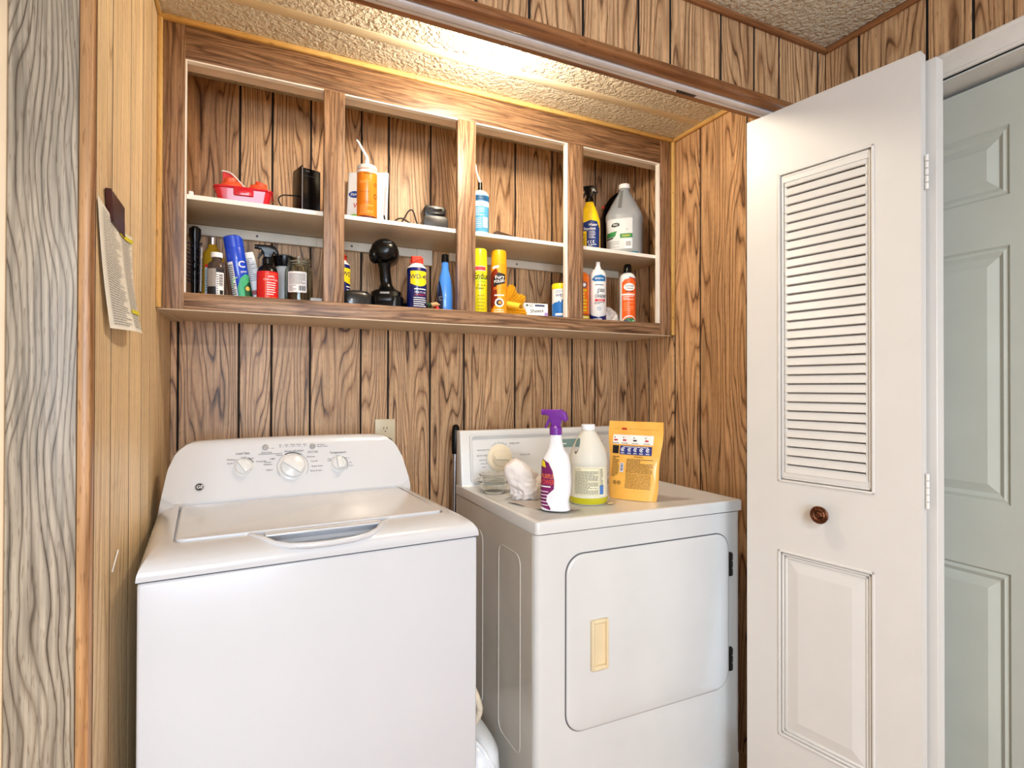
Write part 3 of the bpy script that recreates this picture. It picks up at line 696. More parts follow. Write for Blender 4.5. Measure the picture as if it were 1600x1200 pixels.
    bm = bmesh.new(); prism(bm, [(-.029, -.007), (.029, -.010), (.029, .002), (-.029, .007)], .0145, .026, 'z', .003); bm.transform(at(.153, .092)); finish('dial_grip', bm, DI, dl)
    a = Art()
    a.text('TIMED DRY', .215, .142, .0085, bold=.01).text('TOUCH UP', .256, .098, .0085, bold=.012).text('PERMANENT PRESS', .090, .122, .0062).text('AUTO DRY', .083, .102, .0085, bold=.012)
    a.text('COTTON', .085, .085, .007).text('VERY DRY', .090, .072, .0065).text('DAMP', .088, .060, .006)
    a.ring(.153, .092, .0535, .0545, 0, 0, 60, 125).ring(.153, .092, .0535, .0545, 0, 0, 170, 240)
    for k in range(9): a.rect(.153 + .057 * math.cos(R(-20 + k * 16)) - .0008, .153 + .057 * math.cos(R(-20 + k * 16)) + .0008, .092 + .057 * math.sin(R(-20 + k * 16)) - .002, .092 + .057 * math.sin(R(-20 + k * 16)) + .002)
    a.text('START', .60, .135, .008).text('OFF', .66, .075, .007)
    a.build('printed_markings', [INKG], con, fn=lambda u, v, l: face(u, v, l))
    a = Art(); a.rect(.385, .505, .118, .150, 0); a.rect(.392, .440, .130, .134, 1, .0003); a.build('nameplate', [mat('teal_plate', (120, 150, 148), .4), INKW], con, fn=lambda u, v, l: face(u, v, l + .0004))
    bm = bmesh.new(); lathe(bm, [(0, 0), (.024, 0), (.022, .012), (0, .013)], 28); bm.transform(at(.60, .095)); finish('start_knob', bm, DI, con)
    return t
DR = dryer()
# ---------------------------------------------------------------- things on the dryer
TOPZ = .9148 - .0035
PURP = mat('purple_plastic', (112, 40, 150), .3)
BOTW = mat('white_bottle_plastic', (236, 238, 244), .25, coat=.2, var=.01)
def spray_head(t, m, z, s=1.0, trig=None, collar=.0165, mirror=1):
    """trigger sprayer pointing to local -x, collar base at z"""
    c = lambda pts: [(mirror * x * s, z + zz * s) for x, zz in pts]
    bm = bmesh.new(); lathe(bm, [(0, z), (collar * s, z), (collar * s, z + .018 * s), (.012 * s, z + .023 * s), (0, z + .023 * s)], 28)
    cl_ = finish('collar', bm, m, t)
    bm = bmesh.new(); prism(bm, c([(-.030, .052), (-.030, .066), (.014, .067), (.028, .058), (.033, .040), (.026, .034), (.018, .042), (.012, .022), (-.010, .022), (-.014, .040), (-.020, .051)])[::mirror], -.0105 * s, .0105 * s, 'y', .003 * s, 3)
    hd = finish('spray_head', bm, m, t)
    bm = bmesh.new(); prism(bm, c([(-.016, .050), (-.023, .036), (-.030, .018), (-.026, .016), (-.017, .032), (-.008, .044)])[::mirror], -.006 * s, .006 * s, 'y', .002 * s, 2); finish('trigger', bm, trig or m, hd)
    bm = bmesh.new(); lathe(bm, [(0, 0), (.008 * s, 0), (.008 * s, .009 * s), (0, .009 * s)], 16); bmesh.ops.rotate(bm, verts=bm.verts, cent=(0, 0, 0), matrix=Matrix.Rotation(R(-90 * mirror), 3, 'Y')); bmesh.ops.translate(bm, verts=bm.verts, vec=(-.029 * s * mirror, 0, z + .059 * s)); finish('nozzle', bm, m, hd)
def lofted(t, name, m, prof, ry=None, p=2.4, n=40, cap=True, cx=None):
    """prof rows: (z, xl, xr, ry)"""
    bm = bmesh.new(); loft(bm, [sring(z, (xr - xl) / 2, y, (xl + xr) / 2, 0, p, n) for z, xl, xr, y in prof], 0, cap); return finish(name, bm, m, t, 50)
def interp(prof, z):
    for a, b in zip(prof, prof[1:]):
        if a[0] <= z <= b[0]:
            k = (z - a[0]) / max(1e-9, b[0] - a[0]); return [a[i] + (b[i] - a[i]) * k for i in range(4)]
    return prof[0] if z < prof[0][0] else prof[-1]
def hug(prof, p=2.4):
    def f(u, v, l):
        _, xl, xr, ry = interp(prof, v); a = (xr - xl) / 2; c = (xl + xr) / 2; q = min(.999, abs((u - c) / a))
        return Vector((u, -(ry * (1 - q ** p) ** (1 / p)) - l, v))
    return f
# purple-topped spray bottle
x, y = 1.033, -.132
pb = thing('spray_bottle', 'white cleaner spray bottle with purple trigger and purple label on the dryer', 'spray bottle', (x, y, TOPZ), face_cam(x, y, R(-14)))
pf = [(0, -.040, .040, .026), (.002, -.0430, .0425, .028), (.012, -.0435, .0400, .0285), (.03, -.0445, .0385, .028), (.055, -.0445, .0440, .029), (.08, -.0435, .0455, .029), (.13, -.0415, .0430, .029), (.150, -.038, .039, .027), (.163, -.030, .034, .024), (.172, -.024, .0265, .021), (.185, -.0205, .0215, .018), (.20, -.018, .0185, .0165), (.218, -.0165, .0165, .0155), (.222, -.014, .014, .014)]
lofted(pb, 'bottle', BOTW, pf)
spray_head(pb, PURP, .2170, 1.10)
a = Art()
a.poly([(-.0415, .012), (-.010, .003), (-.008, .008), (-.021, .028), (-.019, .045), (.002, .064), (.003, .088), (-.002, .115), (-.014, .138), (-.034, .148), (-.0405, .14), (-.0425, .10), (-.0435, .05)], 0)
a.poly([(-.039, .128), (-.022, .124), (-.026, .140), (-.034, .146), (-.0385, .142)], 1, .0004)
a.text('PURPLE', -.0185, .099, .0185, 2, .0006, .03, 0, .62).text('POWER', -.0185, .082, .0205, 3, .0006, .03, 0, .62)
a.rect(-.040, -.008, .068, .0715, 4, .0005).lines(-.040, -.0145, .012, .060, 5, 4, .0005, .25, 3)
a.build('label', [mat('magenta_label', (116, 24, 92), .4, var=.2, scale=30), mat('yellow_ink', (232, 214, 40), .5), mat('orange_ink', (236, 130, 50), .5), mat('deep_orange_ink', (226, 84, 50), .5), INKW], pb, fn=hug(pf), vcut=.006)
bm = bmesh.new()
for k in range(5): tube(bm, [(-.002, -.0172 - .0004 * k, .213 - k * .008), (.008, -.0165, .2105 - k * .008), (.014, -.0125 - .0006 * k, .209 - k * .008)], .0012, 6)
finish('grip_ridges', bm, BOTW, pb)
# half-gallon jug with yellow liquid
x, y = 1.190, -.062
gj = thing('jug', 'frosted half-gallon jug with cream label and yellow liquid on the dryer', 'jug', (x, y, TOPZ), face_cam(x, y, 0))
FROST = mat('frosted_plastic', (240, 238, 226), .4, trans=.25, var=.01, ior=1.3)
gp = [(0, .052), (.003, .0575), (.010, .0600), (.024, .0600), (.028, .0588), (.118, .0588), (.122, .0600), (.132, .0600), (.150, .0575), (.175, .049), (.200, .036), (.216, .0265), (.226, .020), (.236, .0185)]
bm = bmesh.new(); lathe(bm, [(0, 0)] + [(r, z) for z, r in gp] + [(0, .236)], 48)
jb = finish('bottle', bm, FROST, gj, 50)
def cutobj(target, bm2):
    bmesh.ops.recalc_face_normals(bm2, faces=bm2.faces); me = bpy.data.meshes.new('c'); bm2.to_mesh(me); bm2.free(); c = bpy.data.objects.new('c', me); COL.objects.link(c); c.parent = target.parent
    md = target.modifiers.new('b', 'BOOLEAN'); md.operation = 'DIFFERENCE'; md.solver = 'EXACT'; md.object = c
    dg = bpy.context.evaluated_depsgraph_get(); dg.update(); me2 = bpy.data.meshes.new_from_object(target.evaluated_get(dg)); target.modifiers.clear(); target.data = me2; bpy.data.objects.remove(c)
bm = bmesh.new(); pts = []
for k in range(28):
    a_ = 2 * math.pi * k / 28; pts.append((-.0335 + .0068 * math.cos(a_) * 1.0 + .010 * math.sin(a_) * .55, .1790 + .0250 * math.sin(a_)))
prism(bm, pts, -.08, .08, 'y'); cutobj(jb, bm)
bm = bmesh.new(); lathe(bm, [(0, .228), (.0215, .228), (.0215, .242), (.0205, .2445), (0, .2445)], 32); finish('cap', bm, BOTW, gj)
bm = bmesh.new(); lathe(bm, [(0, .001), (.0535, .001), (.0580, .004), (.0603, .010), (.0603, .0235), (0, .0235)], 48); finish('liquid', bm, mat('yellow_liquid', (214, 206, 40), .2, trans=.25, var=.02), gj)
a = Art(); a.rect(-.050, .062, .0285, .1175, 0); a.build('label', [mat('cream_label', (232, 226, 196), .5)], gj, cyl=.0590)
a = Art(); a.rect(-.046, -.0455, .032, .114).rect(.0345, .035, .032, .114).rect(-.046, .035, .1135, .114).rect(-.046, .035, .032, .0325)
a.text('CAUTION:', -.034, .1095, .005, bold=.02).lines(-.043, .032, .035, .106, 21, 0, .0003, .42, 5).lines(.038, .050, .06, .112, 14, 0, .0003, .4, 6)
a.build('label_print', [INK], gj, cyl=.0592); a = Art(); a.rect(.037, .052, .034, .062); a.build('label_panel', [mat('blue_print', (74, 120, 190), .5)], gj, cyl=.0593)
# orange pouch
x, y = 1.345, -.082
po = thing('pouch', 'orange stand-up resealable pouch with navy band leaning back on the dryer', 'pouch', (x, y, TOPZ), R(-57), tilt=(R(-3), 0))
POU = mat('orange_pouch_film', (240, 180, 84), .28, coat=.2, var=.03, bump=.12, bscale=22)
Hh = .250
def pw(v): return .0790 + .012 * (v / Hh) + .002 * math.sin(v * 40)
def pthk(u, v): k = max(0, 1 - v / (Hh * .80)); q = max(0, 1 - (abs(u) / pw(v)) ** 2.2); return .0012 + (.024 * k ** .7) * q ** .6
bm = bmesh.new(); nu, nv = 22, 26; F_, K_ = [], []
for j in range(nv + 1):
    v = Hh * j / nv; rowf, rowb = [], []
    for i in range(nu + 1):
        u = -pw(v) + 2 * pw(v) * i / nu; wv = .0012 * math.sin(u * 90 + v * 60) * (1 if v > .05 else 0); sk = .008 * v / Hh
        rowf.append(bm.verts.new((u + sk, -pthk(u, v) + wv, v))); rowb.append(bm.verts.new((u + sk, pthk(u, v) * .7 + wv, v)))
    F_.append(rowf); K_.append(rowb)
for j in range(nv):
    for i in range(nu):
        bm.faces.new((F_[j][i], F_[j][i + 1], F_[j + 1][i + 1], F_[j + 1][i])); bm.faces.new((K_[j][i + 1], K_[j][i], K_[j + 1][i], K_[j + 1][i + 1]))
    bm.faces.new((K_[j][0], F_[j][0], F_[j + 1][0], K_[j + 1][0])); bm.faces.new((F_[j][nu], K_[j][nu], K_[j + 1][nu], F_[j + 1][nu]))
for i in range(nu): bm.faces.new((K_[0][i], K_[0][i + 1], F_[0][i + 1], F_[0][i])); bm.faces.new((F_[nv][i], F_[nv][i + 1], K_[nv][i + 1], K_[nv][i]))
finish('pouch_body', bm, POU, po, 60)
def pm(u, v, l): return Vector((u + .008 * v / Hh, -pthk(min(max(u, -pw(v)), pw(v)), v) + .0012 * math.sin(u * 90 + v * 60) * (1 if v > .05 else 0) - l - .0008, v))
NAVY = mat('navy_print', (36, 48, 120), .4); REDP = mat('red_print', (186, 36, 34), .45)
a = Art()
for k in range(12):   # bands split in vertical strips so that they follow the bulge
    u0 = -.073 + k * .01125
    a.rect(u0, u0 + .01125, .176, .206, 0)
for k in range(10):
    u0 = -.046 + k * .0105; a.rect(u0, u0 + .0105, .143, .171, 1, .0002)
for k in range(2): a.rect(-.072 + k * .011, -.061 + k * .011, .145, .171, 2, .0002)
for u in (-.036, -.014, .006, .026, .046): a.ring(u, .159, .0042, .0062, 3, .0006, 20, 330).disk(u, .159, .0022, 3, .0006).rect(u - .006, u + .006, .1465, .1485, 3, .0006)
a.lines(-.036, .048, .1662, .1692, 1, 3, .0006, .6)
for u, m_ in ((-.063, 4), (-.034, 4), (.002, 2), (.040, 4)): a.rect(u - .006, u + .006, .186, .191, m_, .0004).disk(u - .004, .197, .002, 2, .0004).rect(u - .01, u + .012, .1785, .1800, 2, .0004)
a.rect(-.045, -.028, .2225, .2285, 4).rect(-.073, -.045, .2252, .2256, 2).rect(-.028, .074, .2248, .2252, 2)
a.text('WARNING:', .018, .1365, .0062, 2, .0002, .03).lines(-.020, .066, .085, .131, 10, 2, .0002, .4, 8).lines(-.020, .062, .036, .084, 11, 2, .0002, .33, 9).lines(-.071, -.046, .070, .137, 13, 2, .0002, .4, 10)
a.rect(-.042, -.028, .086, .116, 0, .0002)
for k in range(8): a.rect(-.040, -.030, .089 + k * .0032, .0903 + k * .0032 + (.0008 if k % 3 else 0), 1, .0005)
a.ring(-.056, .052, .0048, .0062, 2).ring(-.041, .052, .0048, .0062, 2).disk(-.056, .052, .002, 2).disk(-.041, .052, .002, 2)
a.build('pouch_print', [mat('pale_print', (238, 234, 232), .4), NAVY, INK, INKW, REDP], po, fn=pm, vcut=.008)
# glass bowls
BG = mat('clear_glass', (250, 252, 252), .03, trans=1, var=0, ior=1.22)
def bowl(z, r, lab):
    t = thing('glass_bowl', lab, 'bowl', (.990, .215, z), 0, 'glass bowls on the dryer')
    bm = bmesh.new(); lathe(bm, [(0, .0), (r * .62, 0), (r * .70, .004), (r * .93, .024), (r, .036), (r + .0025, .0375), (r + .0025, .0395), (r - .001, .0400), (r * .93 - .003, .026), (r * .68, .0065), (0, .005)], 44); finish('bowl', bm, BG, t); return t
bowl(TOPZ, .052, 'clear glass bowl, lower of the nested pair on the dryer')
bowl(TOPZ + .0075, .0512, 'clear glass bowl, upper of the nested pair on the dryer').location.z = TOPZ + .024
# towel heap
def crumple(name, m, t, peaks, r, seed, n=5, squash=1, amp=.25, fine=9):
    bm = bmesh.new(); bmesh.ops.create_icosphere(bm, subdivisions=n, radius=1)
    for v in bm.verts:
        d = v.co.normalized(); k = 1 + amp * (1 - 2 * abs(noise.noise(d * 1.6 + Vector((seed, 0, 0))))) * .9 + .12 * (1 - abs(noise.noise(d * 4 + Vector((0, seed, 0)))) * 2) + .03 * noise.noise(d * fine)
        for pd, pa in peaks: k += pa * max(0, d.dot(Vector(pd).normalized())) ** 6
        v.co = Vector((d.x * r[0] * k, d.y * r[1] * k, max(0, .5 * r[2] + d.z * r[2] * .62 * k * squash)))
    return finish(name, bm, m, t, 70)
TOW = mat('white_terry', (232, 224, 220), .95, bump=.5, bscale=500, var=.04)
tw = thing('towel', 'crumpled white cloth between the glass bowls and the purple spray bottle', 'cloth', (1.045, .070, TOPZ), R(10))
crumple('cloth', TOW, tw, [((-.62, 0, .9), 1.35)], (.050, .040, .070), 5.1, amp=.22)
GC = mat('grey_cloth', (176, 168, 164), .9, bump=.3, bscale=400)
bm = bmesh.new(); nn = 20
V = [[None] * (nn + 1) for _ in range(nn + 1)]
for i in range(nn + 1):
    for j in range(nn + 1):
        u, v = i / nn, j / nn; p_ = Vector((.955, .035, 0)) * (1 - u) * (1 - v) + Vector((1.015, -.145, 0)) * u * (1 - v) + Vector((1.11, -.145, 0)) * u * v + Vector((1.06, .09, 0)) * (1 - u) * v
        V[i][j] = bm.verts.new((p_.x, p_.y, .0022 + .0022 * math.sin(u * 9 + v * 2) * (1 - v) ** 2 + .0008 * math.sin(v * 14)))
for i in range(nn):
    for j in range(nn): bm.faces.new((V[i][j], V[i + 1][j], V[i + 1][j + 1], V[i][j + 1]))
r_ = bmesh.ops.solidify(bm, geom=bm.faces[:], thickness=.0012)
g = finish('grey_cloth', bm, GC, None, 60, (0, 0, TOPZ)); tag(g, 'thin grey folded cloth lying under the purple spray bottle', 'cloth')
pbz = .0055; pb.location.z = TOPZ + pbz
x, y = 1.222, -.128
bm = bmesh.new(); ellip(bm, (0, 0, .004), (.014, .008, .004)); tag(finish('soap_chip', bm, mat('beige_soap', (186, 160, 120), .5), None, 50, (1.236, -.118, TOPZ)), 'small beige chip lying at the foot of the orange pouch', 'soap chip')

# ---------------------------------------------------------------- broom handle, basket, hose between the machines
bh = thing('broom_handle', 'silver broom pole with a black grip standing left of the dryer', 'broom', (.929, .452, 0))
bm = bmesh.new(); tube(bm, [(-.025, -.01, 0), (.0, 0, .8), (.003, .0, 1.035)], .0095, 14); finish('pole', bm, STEEL, bh)
bm = bmesh.new(); tube(bm, [(.003, 0, 1.02), (.0035, 0, 1.05), (.005, .001, 1.10), (.006, .002, 1.122), (.006, .002, 1.130)], [.013, .015, .0155, .013, .006], 16); finish('grip', bm, BLACK, bh)
PLW = mat('white_tub_plastic', (226, 232, 240), .25, coat=.3)
bk = thing('laundry_tub', 'white plastic tub wedged on the floor between washer and dryer', 'tub', (.822, .03, 0))
bm = bmesh.new(); loft(bm, [sring(z, rx, ry, 0, 0, 3, 36) for z, rx, ry in ((0, .05, .14), (.06, .055, .15), (.20, .064, .16), (.245, .060, .155), (.268, .045, .13), (.276, .02, .08))]); finish('body', bm, PLW, bk, 50)
bm = bmesh.new(); tube(bm, [(.02, -.150, .03), (.025, -.162, .14), (.02, -.158, .21), (.0, -.135, .258), (-.02, -.10, .276)], .008, 12, smooth_pts=6); finish('handle_rib', bm, PLW, bk)
bm = bmesh.new(); tube(bm, [(-.03, -.150, .02), (-.02, -.163, .12), (-.022, -.160, .20), (-.035, -.13, .255)], .006, 12, smooth_pts=6); finish('handle_rib', bm, PLW, bk)
hs = tag(None or (lambda b: (tube(b, [(.80, .30, .55), (.805, .25, .48), (.815, .2, .38), (.81, .19, .30), (.80, .2, .27)], .016, 14, smooth_pts=6), finish('hose', b, mat('pale_hose', (214, 204, 184), .5, bump=.6, bscale=90)))[1])(bmesh.new()), 'pale drain hose hanging between washer and dryer', 'hose')
hs2 = tag((lambda b: (tube(b, [(.800, -.06, .43), (.812, -.075, .395), (.822, -.07, .355), (.812, -.06, .322), (.80, -.05, .30)], .0095, 12, smooth_pts=6), finish('rag', b, mat('cream_rag', (224, 212, 190), .9, bump=.5, bscale=150)))[1])(bmesh.new()), 'cream rag hanging just above the white tub', 'rag')

# ---------------------------------------------------------------- paper on the left wall
pp = thing('wall_notice', 'curling printed sheet with yellow highlighting held on the left closet wall', 'notice', (0, 0, 0))
bm = bmesh.new(); nu, nv = 16, 16; tl, tr_, br_, bl_ = Vector((.004, -.432, 1.582)), Vector((.006, -.138, 1.584)), Vector((.016, -.168, 1.380)), Vector((.009, -.362, 1.372))
def pp_at(u, v):
    p_ = tl.lerp(tr_, u).lerp(bl_.lerp(br_, u), v); p_.x = .0035 + .018 * v ** 2 * (.3 + u) + .012 * math.sin(math.pi * u) * (.4 + v) * .7; p_.z -= .030 * (1 - v) * math.sin(math.pi * min(1, u * 1.0)) * .5; p_.y += .022 * math.sin(v * 2.8) * (1 - u) * -.4; return p_
G = [[bm.verts.new(pp_at(i / nu, j / nv)) for j in range(nv + 1)] for i in range(nu + 1)]
for i in range(nu):
    for j in range(nv): bm.faces.new((G[i][j], G[i][j + 1], G[i + 1][j + 1], G[i + 1][j]))
bmesh.ops.recalc_face_normals(bm, faces=bm.faces); bmesh.ops.solidify(bm, geom=bm.faces[:], thickness=.0004)
finish('sheet', bm, mat('white_paper', (236, 234, 226), .8, var=.02), pp, 60)
a = Art(); q_ = random.Random(4)
for k in range(44):
    v = .05 + k * .0210
    for (u0, u1) in ((.06, .46), (.52, .95)):
        u = u0; e = u0 + (u1 - u0) * q_.uniform(.6, 1)
        while u < e: w_ = q_.uniform(.03, .09); a.rect(u, min(e, u + w_ * .85), v, v + .0062, 0); u += w_
a.rect(.48, .98, .035, .075, 1, .0002).rect(.52, .98, .78, .82, 1, .0002)
def ppm(u, v, l):
    p_ = pp_at(u, v); return p_ + Vector((.0012 + l, 0, 0))
a.build('print', [INKG, mat('highlighter', (232, 224, 40), .6)], pp, fn=ppm)
bm = bmesh.new(); prism(bm, [(-.376, 1.612), (-.262, 1.612), (-.255, 1.556), (-.355, 1.560)], .0012, .011, 'x', .001, 1); tag(finish('clip', bm, mat('dark_red_wood', (64, 26, 22), .3, var=.3)), 'dark reddish brown clip holding the paper on the left wall', 'clip')
bm = bmesh.new(); tube(bm, [(.002, -.30, .93), (.004, -.26, .96)], .0012, 6); finish('pin', bm, BOTW, None); bpy.data.objects['pin']['label'] = 'tiny white mark on the left closet wall'; bpy.data.objects['pin']['category'] = 'pin'
bm = bmesh.new(); bx(bm, .0002, .003, -.416, -.401, 2.235, 2.262, .001); tag(finish('tape_scrap', bm, BOTW), 'scrap of white tape high on the left closet wall', 'tape')
#PART5
# ---------------------------------------------------------------- shelf things
FL = Z3 + .018      # cabinet floor
SH = 1.807 + .0002  # shelf top
def col(name, rgb, **k): return mat(name, rgb, **k)
def can(name, label, cat, x, y, z, r, h, body, art=None, arts=None, cap=None, capm=None, domem=None, shoulder=None, group=None, turn=0, tilt=None, capname='cap', base=True, seg=36):
    t = thing(name, label, cat, (x, y, z), face_cam(x, y, turn), group, tilt)
    bm = bmesh.new(); sh = shoulder or [(r * .96, h + .003), (r * .80, h + .013), (r * .52, h + .019)]
    lathe(bm, [(0, .001), (r * .9, 0), (r, .003), (r, h)] + sh + [(0, sh[-1][1])], seg); b = finish('can', bm, body, t, 50)
    if base:
        bm = bmesh.new()
        for zz in (.0035, h): lathe(bm, [(r, zz - .0012), (r + .0009, zz - .0006), (r + .0009, zz + .0006), (r, zz + .0012)], seg)
        bmesh.ops.recalc_face_normals(bm, faces=bm.faces); 
        bm.free()
    if cap:
        bm = bmesh.new(); lathe(bm, cap, seg); finish(capname, bm, capm, t, 40)
    if arts:
        for nm, fn_, ms in arts:
            a = Art(); fn_(a); a.build(nm, ms, t, cyl=r)
    return t
W_ = INKW
YEL = col('yellow_label', (240, 214, 30), rough=.3); NV = col('navy_can', (16, 26, 96), rough=.22, coat=.3); REDC = col('red_cap', (228, 62, 40), rough=.35)
# two blue and yellow lubricant cans
def wd_art(a):
    a.poly([(-.028, .105), (-.028, .150), (.034, .150), (.034, .108), (.020, .097), (.005, .0935), (-.012, .097)], 0)
    a.text('WD-40', .003, .128, .0235, 1, .0004, .02, 0, .86).rect(-.014, .030, .082, .0855, 2).text('MULTI-USE', .008, .072, .0085, 2, .0003, .02).text('PRODUCT', .008, .0625, .0085, 3, .0003, .02).lines(-.016, .030, .018, .056, 5, 2, .0003, .4, 2)
    a.text('LUBRICATES', .008, .012, .0065, 2)
def wd(x, y, lab, turn, h0=FL):
    t = can('spray_can', lab, 'spray can', x, y, h0, .0330, .158, NV, arts=[('label', wd_art, [YEL, col('navy_ink', (14, 20, 84)), W_, col('red_ink', (200, 40, 40))])], group='blue and yellow lubricant cans', turn=turn,
            shoulder=[(.0322, .1595), (.0318, .163)])
    bm = bmesh.new(); lathe(bm, [(.0318, .163), (.0322, .1645), (.0300, .167), (.024, .174), (.0215, .1755), (.0215, .180), (0, .180)], 36); finish('shoulder', bm, W_, t)
    bm = bmesh.new(); prism(bm, rrect(-.0195, .0195, .178, .2035, .003), -.017, .017, 'y', .005, 3); prism(bm, [(-.018, .190), (.010, .190), (.016, .2105), (-.019, .2085)], -.010, .010, 'y', .003, 2)
    c = finish('cap', bm, REDC, t); c['label'] = 'bright red flip-up straw cap'
    bm = bmesh.new(); tube(bm, [(-.018, -.006, .200), (-.026, -.012, .184), (-.020, -.012, .180)], .0012, 6); finish('straw', bm, REDC, c); return t
wd(.737, .292, 'blue and yellow lubricant can with red cap, right of the black drill', R(10))
wd(.4945, .348, 'blue and yellow lubricant can half hidden by the post, above the black case', R(62))
# orange can with a bent white nozzle, upper shelf
t = can('adhesive_can', 'orange spray can with a bent white nozzle on the upper shelf', 'spray can', .574, .310, SH, .0322, .170, col('orange_can', (238, 132, 30), rough=.28, coat=.2),
    shoulder=[(.0322, .177), (.030, .183), (.022, .187)],
    arts=[('label', lambda a: a.rect(-.05, .05, .158, .167, 0).rect(-.05, .05, .0, .016, 1).lines(-.010, .018, .150, .1555, 1, 2).lines(-.022, .01, .092, .094, 1, 2).lines(-.01, .02, .060, .062, 1, 2).ring(.030, .120, .004, .006, 2).ring(.030, .082, .006, .008, 2).lines(-.026, .014, .120, .130, 2, 3, .0003, .35, 6).lines(-.024, .020, .022, .052, 5, 3, .0003, .3, 8), [W_, col('maroon_band', (88, 18, 20)), INK, col('pale_orange', (250, 190, 110))])])
bm = bmesh.new(); lathe(bm, [(.0326, .170), (.0326, .1775), (.0305, .1835), (.0225, .1875), (0, .1876)], 36); finish('shoulder', bm, col('pale_metal', (222, 220, 214), rough=.3), t)
bm = bmesh.new(); lathe(bm, [(0, .186), (.018, .186), (.016, .190), (.008, .192), (.007, .206), (0, .206)], 20); tube(bm, [(0, 0, .19), (0, 0, .215), (-.004, 0, .222), (-.028, -.004, .262), (-.033, -.004, .268)], [.006, .0055, .005, .0035, .0025], 10); finish('nozzle', bm, W_, t)
# white zipper-bag pack with blue oval badge behind it
t = thing('storage_bag_pack', 'flat white packet with a blue oval badge leaning behind the orange can', 'packet', (.600, .425, SH), face_cam(.600, .425, R(-14)), tilt=(R(-9), 0))
bm = bmesh.new(); bx(bm, -.078, .064, -.006, .006, 0, .226, .005, 3); finish('packet', bm, col('white_packet', (226, 230, 236), rough=.3), t)
a = Art(); a.disk(-.050, .140, .022, 0, .0, .013).text('Ziploc', -.050, .140, .012, 1, .0006, .02).text('Vacuum', -.020, .098, .026, 2, .0003, .01, 0, .8).disk(-.050, .055, .018, 3, 0, .012).ring(.005, .09, .044, .046, 4, .0002, -40, 80).rect(.052, .060, .03, .17, 4)
a.build('packet_print', [col('blue_oval', (28, 62, 140)), W_, col('red_script', (186, 40, 50)), col('leaf_green', (120, 190, 80)), col('pale_grey_print', (190, 194, 200))], t, off=.0068)
# black cable tangle and charger
t = tag((lambda b: (tube(b, [(-.062, .0, .030), (-.05, .01, .006), (-.02, 0, .006), (0, 0, .02), (.02, .0, .055), (.035, .0, .058), (.045, .0, .03), (.05, 0, .006), (.02, .02, .005), (-.02, .02, .02), (.0, .02, .034), (.03, .02, .022), (.055, .01, .005), (.085, 0, .004)], .0026, 8, smooth_pts=7), finish('cable', b, BLACKM, None, 60, (.690, .300, SH)))[1])(bmesh.new()), 'loose black cable looped on the upper shelf beside the battery charger', 'cable')
t = thing('battery_charger', 'black stepped battery charger on the upper shelf, second bay from left', 'charger', (.803, .320, SH), face_cam(.803, .320, R(12)))
DK = col('charcoal_plastic', (16, 16, 18), rough=.3, spec=.4); MG = col('mid_grey_plastic', (46, 47, 48), rough=.35)
bm = bmesh.new(); prism(bm, [(-.043, 0), (.043, 0), (.043, .030), (.036, .045), (-.036, .045), (-.043, .030)], -.045, .045, 'y', .003, 2); finish('base', bm, MG, t)
bm = bmesh.new(); prism(bm, [(-.036, .044), (.034, .044), (.037, .070), (.030, .080), (-.034, .082), (-.040, .070)], -.038, .035, 'y', .004, 2); bt = finish('battery', bm, DK, t)
bm = bmesh.new(); bx(bm, -.030, .030, -.040, -.030, .050, .058, .002); bx(bm, -.022, .022, -.0395, -.030, .064, .074, .002); finish('latch', bm, BLACK, bt)
# black router box with cord
t = thing('adapter_box', 'upright black box with thin cord at the right of the first upper bay', 'electronic box', (.388, .325, SH), face_cam(.388, .325, R(22)))
bm = bmesh.new(); bx(bm, -.026, .032, -.030, .045, 0, .143, .003); finish('case', bm, BLACK, t)
bm = bmesh.new(); bx(bm, -.027, -.022, -.032, .040, .0, .148, .002); bx(bm, .030, .033, -.031, .02, 0, .140, .001); finish('side_plate', bm, BLACK, t)
bm = bmesh.new(); bx(bm, -.0262, -.0235, -.0325, -.0300, .001, .143, .0005); finish('metal_edge', bm, GREYP, t)
a = Art(); a.rect(-.014, -.002, .132, .136, 0).lines(-.018, .022, .118, .1195, 1, 0); a.build('marking', [INKG], t, off=.0305)
bm = bmesh.new(); tube(bm, [(-.026, .0, .060), (-.05, 0, .056), (-.075, 0, .050), (-.085, 0, .035), (-.07, 0, .012), (-.03, -.01, .003), (-.02, -.02, .003)], .0022, 8, smooth_pts=6); finish('cord', bm, BLACKM, t)
# red food container with two orange lids and a white sheet inside
t = thing('food_container', 'translucent red plastic tray holding orange lids on the upper left shelf', 'container', (.213, .320, SH), R(-4))
RT = col('red_translucent', (226, 36, 52), rough=.2, trans=.25, coat=.3)
bm = bmesh.new(); n_ = 10
def tr_ring(z, a, b, r): return [(x_, y_, z) for x_, y_ in rrect(-a, a, -b, b, r, n_)]
loft(bm, [tr_ring(0, .066, .045, .015), tr_ring(.040, .076, .054, .018), tr_ring(.042, .080, .058, .02), tr_ring(.046, .080, .058, .02), tr_ring(.046, .074, .052, .018), tr_ring(.004, .063, .043, .014)]); finish('tray', bm, RT, t)
bm = bmesh.new(); bx(bm, -.025, .028, -.062, -.055, .020, .046, .003); finish('latch_tab', bm, RT, t)
def lidcap(x, y, z, tx, ty, lab):
    q = thing('orange_stopper', lab, 'lid', (x, y, z), 0, 'orange lids in the red tray', (tx, ty)); bm = bmesh.new()
    lathe(bm, [(0, 0), (.029, 0), (.030, .004), (.0295, .016), (.024, .022), (.018, .024), (.016, .034), (.010, .036), (0, .036)], 32); finish('stopper', bm, col('orange_lid', (240, 92, 52), rough=.4), q)
